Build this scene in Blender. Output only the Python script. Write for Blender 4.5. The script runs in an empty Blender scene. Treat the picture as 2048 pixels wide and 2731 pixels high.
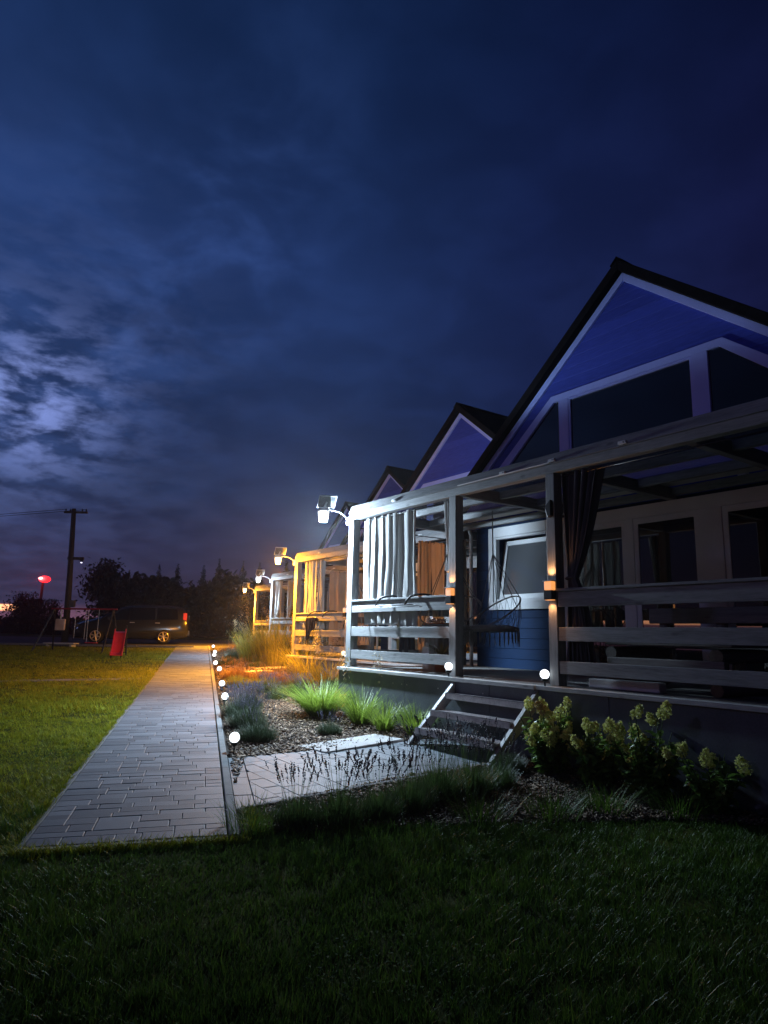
import bpy, math, random
import numpy as np
from mathutils import Vector, Matrix
random.seed(7); rng = np.random.default_rng(7)
PI = math.pi; R = math.radians
sc = bpy.context.scene
col = sc.collection

# ------------------------------------------------------------------ camera
cam_d = bpy.data.cameras.new('camera'); cam = bpy.data.objects.new('camera', cam_d); col.objects.link(cam)
PIT, ROLL = .1807, .0201
cp, sp, cr, sr = math.cos(PIT), math.sin(PIT), math.cos(ROLL), math.sin(ROLL)
r0 = Vector((1, 0, 0)); f0 = Vector((0, cp, sp)); u0 = Vector((0, -sp, cp))
right = cr*r0 + sr*u0; up = -sr*r0 + cr*u0
M = Matrix((right, up, -f0)).transposed().to_4x4(); M.translation = (0, 0, 1.4594)
cam.matrix_world = M
cam_d.lens = 1793.2/2731*36; cam_d.sensor_width = 36; cam_d.clip_end = 2000; cam_d.clip_start = .05
sc.camera = cam
sc.view_settings.view_transform = 'Standard'; sc.view_settings.look = 'None'
sc.view_settings.exposure = 0; sc.view_settings.gamma = 1
sc.cycles.max_bounces = 6; sc.cycles.diffuse_bounces = 3; sc.cycles.glossy_bounces = 3
sc.cycles.transparent_max_bounces = 8; sc.cycles.volume_bounces = 0
sc.cycles.sample_clamp_indirect = 3.0

# ------------------------------------------------------------------ nodes
def nn(t, typ, **kw):
    n = t.nodes.new(typ)
    for k, v in kw.items():
        if k.startswith('i_'):
            n.inputs[k[2:]].default_value = v
        else:
            setattr(n, k, v)
    return n
def math_(t, op, a, b=None, c=None, clamp=False):
    n = t.nodes.new('ShaderNodeMath'); n.operation = op; n.use_clamp = clamp
    for i, x in enumerate((a, b, c)):
        if x is None: continue
        if isinstance(x, (int, float)): n.inputs[i].default_value = x
        else: t.links.new(x, n.inputs[i])
    return n.outputs[0]
def mixc(t, fac, a, b, mode='MIX'):
    n = t.nodes.new('ShaderNodeMix'); n.data_type = 'RGBA'; n.blend_type = mode
    for s, x in ((0, fac), (6, a), (7, b)):
        if isinstance(x, (int, float)): n.inputs[s].default_value = x
        elif isinstance(x, tuple): n.inputs[s].default_value = (*x, 1) if len(x) == 3 else x
        else: t.links.new(x, n.inputs[s])
    return n.outputs[2]
def ramp(t, fac, stops, interp='LINEAR'):
    n = t.nodes.new('ShaderNodeValToRGB'); e = n.color_ramp; e.interpolation = interp
    while len(e.elements) < len(stops): e.elements.new(.5)
    for el, (p, c) in zip(e.elements, stops):
        el.position = p; el.color = (*c, 1) if len(c) == 3 else c
    t.links.new(fac, n.inputs[0]); return n.outputs[0]
def smooth(t, x, lo, hi):
    n = t.nodes.new('ShaderNodeMapRange'); n.interpolation_type = 'SMOOTHSTEP'
    n.inputs[1].default_value = lo; n.inputs[2].default_value = hi
    t.links.new(x, n.inputs[0]); return n.outputs[0]

def new_mat(name):
    m = bpy.data.materials.new(name); m.use_nodes = True
    t = m.node_tree; t.nodes.clear()
    o = t.nodes.new('ShaderNodeOutputMaterial'); b = t.nodes.new('ShaderNodeBsdfPrincipled')
    t.links.new(b.outputs[0], o.inputs[0]); return m, t, b, o

def mat(name, c, rough=.6, var=.25, scale=6., stretch=(1, 1, 1), bump=.15, spec=.35, metal=0., c2=None, fine=60.):
    """noise varied surface: large stains, fine grain, bump"""
    m, t, b, o = new_mat(name)
    tc = t.nodes.new('ShaderNodeTexCoord'); mp = t.nodes.new('ShaderNodeMapping')
    mp.inputs['Scale'].default_value = stretch
    t.links.new(tc.outputs['Object'], mp.inputs[0])
    n1 = nn(t, 'ShaderNodeTexNoise', i_Scale=scale, i_Detail=5.); t.links.new(mp.outputs[0], n1.inputs['Vector'])
    n2 = nn(t, 'ShaderNodeTexNoise', i_Scale=fine, i_Detail=3.); t.links.new(mp.outputs[0], n2.inputs['Vector'])
    f = math_(t, 'MULTIPLY_ADD', n2.outputs[0], .4, math_(t, 'MULTIPLY', n1.outputs[0], .6))
    lo = tuple(x*(1-var) for x in c); hi = tuple(min(1, x*(1+var)) for x in (c2 or c))
    cc = ramp(t, f, [(.3, lo), (.7, hi)])
    t.links.new(cc, b.inputs['Base Color'])
    b.inputs['Roughness'].default_value = rough; b.inputs['Specular IOR Level'].default_value = spec
    b.inputs['Metallic'].default_value = metal
    if bump:
        bp = nn(t, 'ShaderNodeBump', i_Strength=bump, i_Distance=.01); t.links.new(f, bp.inputs['Height'])
        t.links.new(bp.outputs[0], b.inputs['Normal'])
    return m

def wood(name, c, axis):
    """timber with grain along one axis, knots and nail-dark streaks"""
    m, t, b, o = new_mat(name)
    tc = t.nodes.new('ShaderNodeTexCoord'); mp = t.nodes.new('ShaderNodeMapping')
    s = [9., 9., 9.]; s['xyz'.index(axis)] = .8
    mp.inputs['Scale'].default_value = s
    t.links.new(tc.outputs['Object'], mp.inputs[0])
    n1 = nn(t, 'ShaderNodeTexNoise', i_Scale=2.2, i_Detail=6., i_Distortion=.4); t.links.new(mp.outputs[0], n1.inputs['Vector'])
    n2 = nn(t, 'ShaderNodeTexNoise', i_Scale=11., i_Detail=3.); t.links.new(mp.outputs[0], n2.inputs['Vector'])
    mp2 = t.nodes.new('ShaderNodeMapping'); s2 = [7., 7., 7.]; s2['xyz'.index(axis)] = 2.6
    mp2.inputs['Scale'].default_value = s2; t.links.new(tc.outputs['Object'], mp2.inputs[0])
    vo = nn(t, 'ShaderNodeTexVoronoi', i_Scale=1.0); t.links.new(mp2.outputs[0], vo.inputs['Vector'])
    knot = smooth(t, vo.outputs['Distance'], .16, .06)
    f = math_(t, 'MULTIPLY_ADD', n2.outputs[0], .45, math_(t, 'MULTIPLY', n1.outputs[0], .55))
    cc = ramp(t, f, [(.32, tuple(x*.62 for x in c)), (.5, c), (.68, tuple(x*1.3 for x in c))])
    cc = mixc(t, math_(t, 'MULTIPLY', knot, .55), cc, tuple(x*.25 for x in c))
    t.links.new(cc, b.inputs['Base Color']); b.inputs['Roughness'].default_value = .6
    b.inputs['Specular IOR Level'].default_value = .3
    bp = nn(t, 'ShaderNodeBump', i_Strength=.35, i_Distance=.006); t.links.new(f, bp.inputs['Height'])
    t.links.new(bp.outputs[0], b.inputs['Normal'])
    return m

def siding(name, c):
    """painted lap boards: a groove every 16 cm"""
    m, t, b, o = new_mat(name)
    tc = t.nodes.new('ShaderNodeTexCoord'); sx = t.nodes.new('ShaderNodeSeparateXYZ')
    t.links.new(tc.outputs['Object'], sx.inputs[0])
    fr = math_(t, 'FRACT', math_(t, 'DIVIDE', sx.outputs[2], .16))
    gr = smooth(t, fr, .0, .06)
    mp = t.nodes.new('ShaderNodeMapping'); mp.inputs['Scale'].default_value = (1, 1, 8)
    t.links.new(tc.outputs['Object'], mp.inputs[0])
    n1 = nn(t, 'ShaderNodeTexNoise', i_Scale=5., i_Detail=5.); t.links.new(mp.outputs[0], n1.inputs['Vector'])
    row = nn(t, 'ShaderNodeTexWhiteNoise', noise_dimensions='1D')
    t.links.new(math_(t, 'FLOOR', math_(t, 'DIVIDE', sx.outputs[2], .16)), row.inputs['W'])
    f = math_(t, 'MULTIPLY_ADD', row.outputs[0], .3, math_(t, 'MULTIPLY', n1.outputs[0], .7))
    cc = ramp(t, f, [(.25, tuple(x*.75 for x in c)), (.75, tuple(x*1.2 for x in c))])
    t.links.new(cc, b.inputs['Base Color']); b.inputs['Roughness'].default_value = .65; b.inputs['Specular IOR Level'].default_value = .15
    h = math_(t, 'ADD', math_(t, 'MULTIPLY', gr, 1.), math_(t, 'MULTIPLY_ADD', fr, -.8, math_(t, 'MULTIPLY', n1.outputs[0], .1)))
    bp = nn(t, 'ShaderNodeBump', i_Strength=.7, i_Distance=.02); t.links.new(h, bp.inputs['Height'])
    t.links.new(bp.outputs[0], b.inputs['Normal'])
    return m

def leafy(name, a, b_, transl=.3, rough=.45, spec=.4):
    """foliage: each blade or leaf has its own tone between two colours"""
    m, t, b, o = new_mat(name)
    at = nn(t, 'ShaderNodeAttribute', attribute_name='tone')
    tc = t.nodes.new('ShaderNodeTexCoord')
    n1 = nn(t, 'ShaderNodeTexNoise', i_Scale=1.7, i_Detail=3.); t.links.new(tc.outputs['Object'], n1.inputs['Vector'])
    f = math_(t, 'MULTIPLY_ADD', at.outputs['Fac'], .65, math_(t, 'MULTIPLY', n1.outputs[0], .35))
    cc = ramp(t, f, [(.15, a), (.85, b_)])
    t.links.new(cc, b.inputs['Base Color']); b.inputs['Roughness'].default_value = rough
    b.inputs['Specular IOR Level'].default_value = spec
    tr = t.nodes.new('ShaderNodeBsdfTranslucent'); t.links.new(cc, tr.inputs[0])
    mx = t.nodes.new('ShaderNodeMixShader'); mx.inputs[0].default_value = transl
    t.links.new(b.outputs[0], mx.inputs[1]); t.links.new(tr.outputs[0], mx.inputs[2]); t.links.new(mx.outputs[0], o.inputs[0])
    return m

def emis(name, c, s):
    m, t, b, o = new_mat(name)
    b.inputs['Base Color'].default_value = (.6, .6, .6, 1); b.inputs['Emission Color'].default_value = (*c, 1)
    b.inputs['Emission Strength'].default_value = s; b.inputs['Roughness'].default_value = .4
    return m

def redlens(name):
    m = emis(name, (1., .06, .02), .30); m.node_tree.nodes['Principled BSDF'].inputs['Base Color'].default_value = (.5, .02, .01, 1); return m  # faint emission stands in for light reflected by the red lens

def cloth(name, c, transl=.45):
    m, t, b, o = new_mat(name)
    tc = t.nodes.new('ShaderNodeTexCoord')
    n1 = nn(t, 'ShaderNodeTexNoise', i_Scale=3., i_Detail=6.); t.links.new(tc.outputs['Object'], n1.inputs['Vector'])
    n2 = nn(t, 'ShaderNodeTexNoise', i_Scale=220., i_Detail=1.); t.links.new(tc.outputs['Object'], n2.inputs['Vector'])
    cc = ramp(t, n1.outputs[0], [(.3, tuple(x*.88 for x in c)), (.7, c)])
    t.links.new(cc, b.inputs['Base Color']); b.inputs['Roughness'].default_value = .9; b.inputs['Specular IOR Level'].default_value = .1
    bp = nn(t, 'ShaderNodeBump', i_Strength=.2, i_Distance=.004)
    t.links.new(math_(t, 'MULTIPLY_ADD', n2.outputs[0], .3, n1.outputs[0]), bp.inputs['Height']); t.links.new(bp.outputs[0], b.inputs['Normal'])
    tr = t.nodes.new('ShaderNodeBsdfTranslucent'); t.links.new(cc, tr.inputs[0])
    mx = t.nodes.new('ShaderNodeMixShader'); mx.inputs[0].default_value = transl
    t.links.new(b.outputs[0], mx.inputs[1]); t.links.new(tr.outputs[0], mx.inputs[2]); t.links.new(mx.outputs[0], o.inputs[0])
    return m

TIM = (.22, .222, .225)
W = {a: wood('weathered_timber_' + a, TIM, a) for a in 'xyz'}
MT = dict(
    decking=wood('decking', (.13, .125, .12), 'x'),
    edge=wood('deck_edge', (.4, .39, .38), 'x'),
    skirt=mat('skirting_board', (.10, .11, .13), .5, .3, 3, bump=.08),
    siding=siding('blue_siding_shaded', (.006, .023, .066)), gsiding=siding('blue_siding_lit', (.052, .080, .44)),  # same house paint twice: wall shade and gable light put into the colours
    trim=mat('white_trim_blue_lit', (.36, .44, .95), .5, .06, 4, bump=.03),  # white trim; the blue tint of its light is put into the colour
    frame=mat('pale_window_frame', (.60, .60, .61), .5, .08, 4, bump=.03),
    roof=mat('roof_shingle', (.008, .008, .010), .9, .4, 9, bump=.6, spec=.08, fine=30),
    dark=mat('dark_metal', (.02, .02, .022), .4, .2, 5, bump=.05),
    plast=mat('black_plastic', (.012, .012, .014), .4, .2, 5, bump=.03),
    white=mat('white_plastic', (.6, .6, .62), .4, .08, 5, bump=.02),
    steel=mat('galvanised_steel', (.42, .39, .39), .5, .3, 14, bump=.1, metal=.1),
    nosing=mat('worn_nosing', (.20, .20, .21), .5, .25, 20, bump=.1, metal=.1),
    ceil=mat('ceiling_panel', (.46, .44, .40), .6, .1, 3, bump=.03),
    cloth=cloth('beige_cloth', (.44, .435, .42), .28),
    shadedcloth=cloth('shaded_cloth', (.085, .08, .095), .15),  # curtain fabric with its shade put into a dark colour
    rope=mat('cream_rope', (.24, .235, .22), .8, .2, 30, bump=.3),
    cushion=mat('grey_cushion', (.30, .30, .29), .9, .15, 6, bump=.3),
    conc=mat('concrete_slab', (.46, .45, .44), .85, .18, 5, bump=.15),
    kerb=mat('kerb_stone', (.20, .205, .21), .85, .2, 8, bump=.2),
    log=wood('peeled_log', (.16, .15, .14), 'x'),
    logy=wood('peeled_log_across', (.16, .15, .14), 'y'),
    soil=mat('soil', (.035, .026, .02), .95, .5, 9, bump=.8, fine=40),
    gravel=mat('far_gravel', (.06, .058, .055), .95, .4, 6, bump=.6, fine=25),
    terra=mat('terracotta', (.35, .12, .05), .8, .2, 8),
    blue=mat('blue_plastic', (.03, .04, .5), .35, .1, 5, bump=.02),
    red=mat('red_plastic', (.62, .03, .04), .3, .12, 4, bump=.02),
    redp=mat('red_paint', (.25, .02, .03), .4, .2, 6, bump=.05),
    carp=mat('dark_car_paint', (.022, .024, .03), .16, .15, 2, bump=0, spec=.6),
    rubber=mat('tyre_rubber', (.012, .012, .012), .8, .2, 20, bump=.2),
    alloy=mat('alloy_rim', (.55, .5, .45), .3, .1, 10, bump=.02, metal=.6),
    pole=wood('dark_pole', (.05, .045, .04), 'z'),
    stem=mat('green_stem', (.05, .08, .03), .7, .3, 20),
    bark=mat('tree_bark', (.012, .010, .009), .9, .4, 10, bump=.6),
)
def glass_pane(name, base, rough=.02, spec=.6):
    m, t, b, o = new_mat(name)
    b.inputs['Base Color'].default_value = (*base, 1); b.inputs['Roughness'].default_value = rough
    b.inputs['Specular IOR Level'].default_value = spec; b.inputs['IOR'].default_value = 2.1
    tc = t.nodes.new('ShaderNodeTexCoord'); n1 = nn(t, 'ShaderNodeTexNoise', i_Scale=.9, i_Detail=1.)
    t.links.new(tc.outputs['Object'], n1.inputs['Vector'])
    bp = nn(t, 'ShaderNodeBump', i_Strength=.04, i_Distance=.02); t.links.new(n1.outputs[0], bp.inputs['Height'])
    t.links.new(bp.outputs[0], b.inputs['Normal'])
    return m
MT['pane'] = glass_pane('dark_pane', (.006, .006, .009))
MT['greypane'] = glass_pane('grey_pane', (.085, .088, .095), .08)  # grey base stands in for a cloudy reflection on the window glass
MT['carglass'] = glass_pane('car_glass', (.006, .007, .009), .04)
MT['poly'] = None
m, t, b, o = new_mat('roof_sheet')           # clear corrugated sheet over the veranda
tr = t.nodes.new('ShaderNodeBsdfTransparent'); tr.inputs[0].default_value = (.8, .82, .85, 1)
b.inputs['Base Color'].default_value = (.5, .5, .5, 1); b.inputs['Roughness'].default_value = .2
mx = t.nodes.new('ShaderNodeMixShader'); mx.inputs[0].default_value = .75
t.links.new(b.outputs[0], mx.inputs[1]); t.links.new(tr.outputs[0], mx.inputs[2]); t.links.new(mx.outputs[0], o.inputs[0])
MT['poly'] = m

# ------------------------------------------------------------------ mesh helpers
class MB:
    def __init__(s): s.v = []; s.f = []
    def add(s, vs, fs):
        k = len(s.v); s.v += [tuple(map(float, x)) for x in vs]; s.f += [tuple(i+k for i in f) for f in fs]; return s
    def box(s, x0, x1, y0, y1, z0, z1, tf=None):
        vs = [(x, y, z) for x in (x0, x1) for y in (y0, y1) for z in (z0, z1)]
        if tf: vs = [tf(Vector(p)) for p in vs]
        return s.add(vs, [(0, 1, 3, 2), (4, 6, 7, 5), (0, 4, 5, 1), (2, 3, 7, 6), (0, 2, 6, 4), (1, 5, 7, 3)])
    def prism(s, poly, axis, a, b):
        """polygon (2-D points) extruded along an axis from a to b; axis x: points are (y,z); y: (x,z); z: (x,y)"""
        def P(p, h):
            return {'x': (h, p[0], p[1]), 'y': (p[0], h, p[1]), 'z': (p[0], p[1], h)}[axis]
        n = len(poly); vs = [P(p, a) for p in poly] + [P(p, b) for p in poly]
        fs = [tuple(range(n))[::-1], tuple(range(n, 2*n))] + [(i, (i+1) % n, n+(i+1) % n, n+i) for i in range(n)]
        return s.add(vs, fs)
    def tube(s, pts, r, n=8, cap=True, closed=False):
        pts = [Vector(p) for p in pts]; k = len(pts); vs = []; rs = r if isinstance(r, (list, tuple)) else [r]*k
        prev = None
        for i, p in enumerate(pts):
            a = pts[(i-1) % k] if (i > 0 or closed) else p; c = pts[(i+1) % k] if (i < k-1 or closed) else p
            d = (c-a).normalized() if (c-a).length > 1e-9 else Vector((0, 0, 1))
            if prev is None:
                q = Vector((0, 0, 1)) if abs(d.z) < .9 else Vector((1, 0, 0)); x = d.cross(q).normalized()
            else:
                x = (prev - d*prev.dot(d)).normalized()
            prev = x; y = d.cross(x)
            for j in range(n):
                t = 2*PI*j/n; vs.append(p + (x*math.cos(t)+y*math.sin(t))*rs[i])
        fs = []
        for i in range(k if closed else k-1):
            i2 = (i+1) % k
            for j in range(n): fs.append((i*n+j, i*n+(j+1) % n, i2*n+(j+1) % n, i2*n+j))
        if cap and not closed:
            fs.append(tuple(range(n))[::-1]); fs.append(tuple(range((k-1)*n, k*n)))
        return s.add(vs, fs)
    def lathe(s, prof, n=20, c=(0, 0, 0), ax='z'):
        vs = []; k = len(prof)
        for r, h in prof:
            for j in range(n):
                t = 2*PI*j/n; a, b = r*math.cos(t), r*math.sin(t)
                p = {'z': (a, b, h), 'y': (a, h, b), 'x': (h, a, b)}[ax]
                vs.append((p[0]+c[0], p[1]+c[1], p[2]+c[2]))
        fs = [(i*n+j, i*n+(j+1) % n, (i+1)*n+(j+1) % n, (i+1)*n+j) for i in range(k-1) for j in range(n)]
        fs += [tuple(range(n))[::-1], tuple(range((k-1)*n, k*n))]
        return s.add(vs, fs)
    def sphere(s, c, r, n=18, m=12, sz=1.):
        prof = [(max(1e-4, r*math.sin(PI*i/m)), -r*sz*math.cos(PI*i/m)) for i in range(m+1)]
        return s.lathe(prof, n, c)
    def build(s, name, mt, parent=None, bevel=0, smooth=False, loc=None):
        me = bpy.data.meshes.new(name); me.from_pydata(s.v, [], s.f); me.update()
        return link(name, me, mt, parent, bevel, smooth, loc)
def fix_normals(me):
    import bmesh
    bm = bmesh.new(); bm.from_mesh(me); bmesh.ops.recalc_face_normals(bm, faces=bm.faces); bm.to_mesh(me); bm.free()
def link(name, me, mt, parent=None, bevel=0, smooth=False, loc=None, fix=True):
    if fix and len(me.vertices) < 60000: fix_normals(me)
    me.materials.append(mt)
    if smooth: me.polygons.foreach_set('use_smooth', [True]*len(me.polygons))
    o = bpy.data.objects.new(name, me); col.objects.link(o)
    if parent: o.parent = parent
    if loc is not None: o.location = loc
    if bevel:
        b = o.modifiers.new('bevel', 'BEVEL'); b.width = bevel; b.segments = 2; b.limit_method = 'ANGLE'
    return o
def tag(o, label=None, cat=None, group=None, kind=None):
    if label: o['label'] = label
    if cat: o['category'] = cat
    if group: o['group'] = group
    if kind: o['kind'] = kind
    return o
def empty(name, loc, rz=0., label=None, cat=None, group=None):
    o = bpy.data.objects.new(name, None); col.objects.link(o); o.location = loc; o.rotation_euler = (0, 0, rz)
    o.empty_display_size = .1
    return tag(o, label, cat, group)
def copy_tree(o, parent=None, label=None):
    c = o.copy(); col.objects.link(c)
    if parent: c.parent = parent
    if label: c['label'] = label
    for ch in list(o.children): copy_tree(ch, c)
    return c

# numpy mesh: verts (N,k,3) of one template with faces
def np_mesh(name, V, faces, mt, parent=None, tone=None, loc=None, smooth=False):
    N, k, _ = V.shape
    me = bpy.data.meshes.new(name)
    me.vertices.add(N*k); me.vertices.foreach_set('co', V.reshape(-1).astype(np.float32))
    ls = np.array([len(f) for f in faces]); fl = np.concatenate([np.array(f) for f in faces])
    loops = (fl[None, :] + (np.arange(N)*k)[:, None]).reshape(-1)
    me.loops.add(len(loops)); me.loops.foreach_set('vertex_index', loops.astype(np.int32))
    st = np.concatenate([[0], np.cumsum(ls)[:-1]]); starts = (st[None, :] + (np.arange(N)*ls.sum())[:, None]).reshape(-1)
    me.polygons.add(N*len(faces)); me.polygons.foreach_set('loop_start', starts.astype(np.int32))
    me.update(calc_edges=True); me.validate()
    if tone is None: tone = rng.random(N)
    a = me.attributes.new('tone', 'FLOAT', 'POINT'); a.data.foreach_set('value', np.repeat(tone, k).astype(np.float32))
    return link(name, me, mt, parent, 0, smooth, loc, fix=False)

def blades(P, yaw, h, w, lean, bend, segs=3):
    """curved tapering blades as (N,k,3); P (N,3)"""
    N = len(P); out = np.stack([np.cos(yaw), np.sin(yaw), np.zeros(N)], 1); side = np.stack([-np.sin(yaw), np.cos(yaw), np.zeros(N)], 1)
    V = np.zeros((N, segs*2+1, 3))
    for i in range(segs+1):
        t = i/segs
        hor = (lean*t + bend*t*t)*h; ver = h*t*(1-.45*bend*t)
        c = P + out*hor[:, None]; c[:, 2] += ver
        ww = (w*(1-t**1.6)*.5)[:, None]
        if i < segs:
            V[:, i*2] = c - side*ww; V[:, i*2+1] = c + side*ww
        else:
            V[:, segs*2] = c
    F = [(2*i, 2*i+1, 2*i+3, 2*i+2) for i in range(segs-1)] + [(2*segs-2, 2*segs-1, 2*segs)]
    return V, F
def randrot(N, tilt=PI):
    a = rng.random(N)*2*PI; b = (rng.random(N)-.5)*tilt; c = (rng.random(N)-.5)*tilt
    ca, sa, cb, sb, cc, s_ = np.cos(a), np.sin(a), np.cos(b), np.sin(b), np.cos(c), np.sin(c)
    Z = np.zeros(N); O = np.ones(N)
    Rz = np.stack([ca, -sa, Z, sa, ca, Z, Z, Z, O], 1).reshape(N, 3, 3)
    Rx = np.stack([O, Z, Z, Z, cb, -sb, Z, sb, cb], 1).reshape(N, 3, 3)
    Ry = np.stack([cc, Z, s_, Z, O, Z, -s_, Z, cc], 1).reshape(N, 3, 3)
    return Rz @ Rx @ Ry
def scatter(T, P, S, Rm):
    """template (k,3) at P (N,3), scale S (N,3), rotation (N,3,3)"""
    V = T[None]*S[:, None, :]
    return np.einsum('nij,nkj->nki', Rm, V) + P[:, None, :]
LEAF = np.array([(0, 0, 0), (.28, .35, .05), (0, .42, -.03), (-.28, .35, .05), (.2, .75, .0), (0, .8, -.08), (-.2, .75, .0), (0, 1.05, -.16)]); 
LEAF_F = [(0, 1, 2), (0, 2, 3), (1, 4, 5, 2), (2, 5, 6, 3), (4, 7, 5), (5, 7, 6)]
OCT = np.array([(.5, 0, 0), (0, .5, 0), (-.5, 0, 0), (0, -.5, 0), (0, 0, .5), (0, 0, -.5)])
OCT_F = [(0, 1, 4), (1, 2, 4), (2, 3, 4), (3, 0, 4), (1, 0, 5), (2, 1, 5), (3, 2, 5), (0, 3, 5)]
CUBE = np.array([(x, y, z) for x in (-.5, .5) for y in (-.5, .5) for z in (-.5, .5)])
CUBE_F = [(0, 1, 3, 2), (4, 6, 7, 5), (0, 4, 5, 1), (2, 3, 7, 6), (0, 2, 6, 4), (1, 5, 7, 3)]
QUAD = np.array([(-.5, 0, 0), (.5, 0, .0), (.35, .8, .1), (-.3, 1, .05)]); QUAD_F = [(0, 1, 2, 3)]

# ------------------------------------------------------------------ places
def gz(x, y): return .0279*y if y < 32 else .0279*32
def gzn(y): return np.where(y < 32, .0279*y, .0279*32)
TH = 2.5296
O1 = Vector((-.5488, 10.5179, 0)); U = Vector((math.sin(TH), math.cos(TH), 0)); V_ = Vector((-U.y, U.x, 0))
RZ = math.atan2(U.y, U.x)
OFF = [Vector((0, 0, 0)), Vector((-1.64, 6.2, -.04)), Vector((-3.23, 12.35, -.04)), Vector((-4.92, 18.5, -.04))]
def hp(u, v, z=0., k=0): return O1 + OFF[k] + U*u + V_*v + Vector((0, 0, z))
PH = -.2556
PD = Vector((math.sin(PH), math.cos(PH), 0)); PN = Vector((PD.y, -PD.x, 0)); P0 = Vector((-2.1628, 4.4059, 0))
PRZ = math.atan2(PN.y, PN.x)
def pp(n, d, z=0.):
    p = P0 + PN*n + PD*d; p.z = gz(p.x, p.y) + z; return p
def in_poly(x, y, poly):
    r = np.zeros(len(x), bool); n = len(poly)
    for i in range(n):
        (x1, y1), (x2, y2) = poly[i], poly[(i+1) % n]
        c = ((y1 > y) != (y2 > y)) & (x < (x2-x1)*(y-y1)/(y2-y1+1e-12)+x1)
        r ^= c
    return r
xy = lambda v: (v.x, v.y)
path_poly = [xy(pp(-.03, -.06)), xy(pp(1.33, -.0)), xy(pp(1.33, 26)), xy(pp(-.03, 26))]
side_poly = [xy(hp(2.33, -2.62)), xy(hp(4.02, -3.50)), xy(hp(3.78, -2.0)), xy(hp(3.72, .02)), xy(hp(2.42, .02))]
front_bed = [xy(pp(1.29, .06)), (-.5, 4.86), (.3, 5.0), (1.3, 5.15), (2.2, 5.3), (3.3, 5.05), (4.4, 4.4), xy(hp(7.2, -.1)), xy(hp(3.6, -.05)), xy(hp(3.8, -2)), xy(hp(4.02, -3.5)), xy(pp(1.3, .5))]
near_bed = [xy(pp(1.29, .6)), xy(pp(1.29, 25.5)), (-2.0, 29.), xy(hp(-.05, -.08, 0, 3)), xy(hp(-.05, 2.3, 0, 2)), xy(hp(-.05, 2.3, 0, 1)), xy(hp(3., 1.5, 0, 1)), xy(hp(-.06, 1.5)), xy(hp(-.06, -.07)), xy(hp(3.0, -.07)), xy(hp(2.4, -.5)), xy(hp(2.38, -2.5))]

# ------------------------------------------------------------------ ground
mb = MB(); ys = [-18, 0, 8, 16, 24, 32, 60, 125]; xs = [-115, -60, -30, -12, 0, 12, 30, 60, 115]
for j, y in enumerate(ys):
    for x in xs: mb.v.append((x, y, gz(x, y)))
nx = len(xs)
mb.f = [(j*nx+i, j*nx+i+1, (j+1)*nx+i+1, (j+1)*nx+i) for j in range(len(ys)-1) for i in range(nx-1)]
lawn_m = mat('lawn_ground', (.028, .042, .008), .95, .6, 2.2, bump=.9, c2=(.06, .07, .012), spec=.05, fine=55)
tag(mb.build('ground', lawn_m), kind='structure')
def sheet(name, poly, z, mt):
    mb = MB(); me = bpy.data.meshes.new(name)
    me.from_pydata([(x, y, gz(x, y)+z) for x, y in poly], [], [tuple(range(len(poly)))]); me.update()
    import bmesh
    bm = bmesh.new(); bm.from_mesh(me); bmesh.ops.triangulate(bm, faces=bm.faces); bmesh.ops.recalc_face_normals(bm, faces=bm.faces)
    for f in bm.faces:
        if f.normal.z < 0: f.normal_flip()
    bm.to_mesh(me); bm.free()
    o = link(name, me, mt, fix=False); return tag(o, kind='structure')
sheet('mulch_bed', near_bed, .006, MT['soil'])
sheet('mulch_bed', front_bed, .010, MT['soil'])
# gravel car park beyond the lawn
mb = MB(); mb.add([(-70, 25.0, .0279*25+.008), (-8.1, 28.0, .0279*28+.008), (20, 31, .0279*31+.008), (20, 32, .0279*32+.008), (-70, 32, .0279*32+.008)], [(0, 1, 2, 3, 4)])
mb.add([(-70, 32.001, .0279*32+.008), (20, 32.001, .0279*32+.008), (20, 44, .0279*32+.008), (-70, 44, .0279*32+.008)], [(0, 1, 2, 3)])
tag(mb.build('car_park', MT['gravel']), kind='structure')
# timber edging between lawn and car park
mb = MB()
for i in range(8):
    a = Vector((-26+i*2.3, 25.0+(44/61.9-.25+i*2.3)*.0485*1.0+1.55, 0)); a = Vector((-26+i*2.3, 25.0+(-26+i*2.3+70)*.04847-.06, 0)); b2 = Vector((a.x+2.26, a.y+2.26*.04847, 0))
    d = (b2-a); nrm = Vector((-d.y, d.x, 0)).normalized()*.09
    q = [a, b2, b2+nrm, a+nrm]
    mb.add([(p.x, p.y, gz(p.x, p.y)-.02) for p in q]+[(p.x, p.y, gz(p.x, p.y)+.07) for p in q], [(0, 1, 2, 3), (4, 5, 6, 7), (0, 1, 5, 4), (1, 2, 6, 5), (2, 3, 7, 6), (3, 0, 4, 7)])
tag(mb.build('lawn_edging', W['x']), kind='structure')

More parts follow.
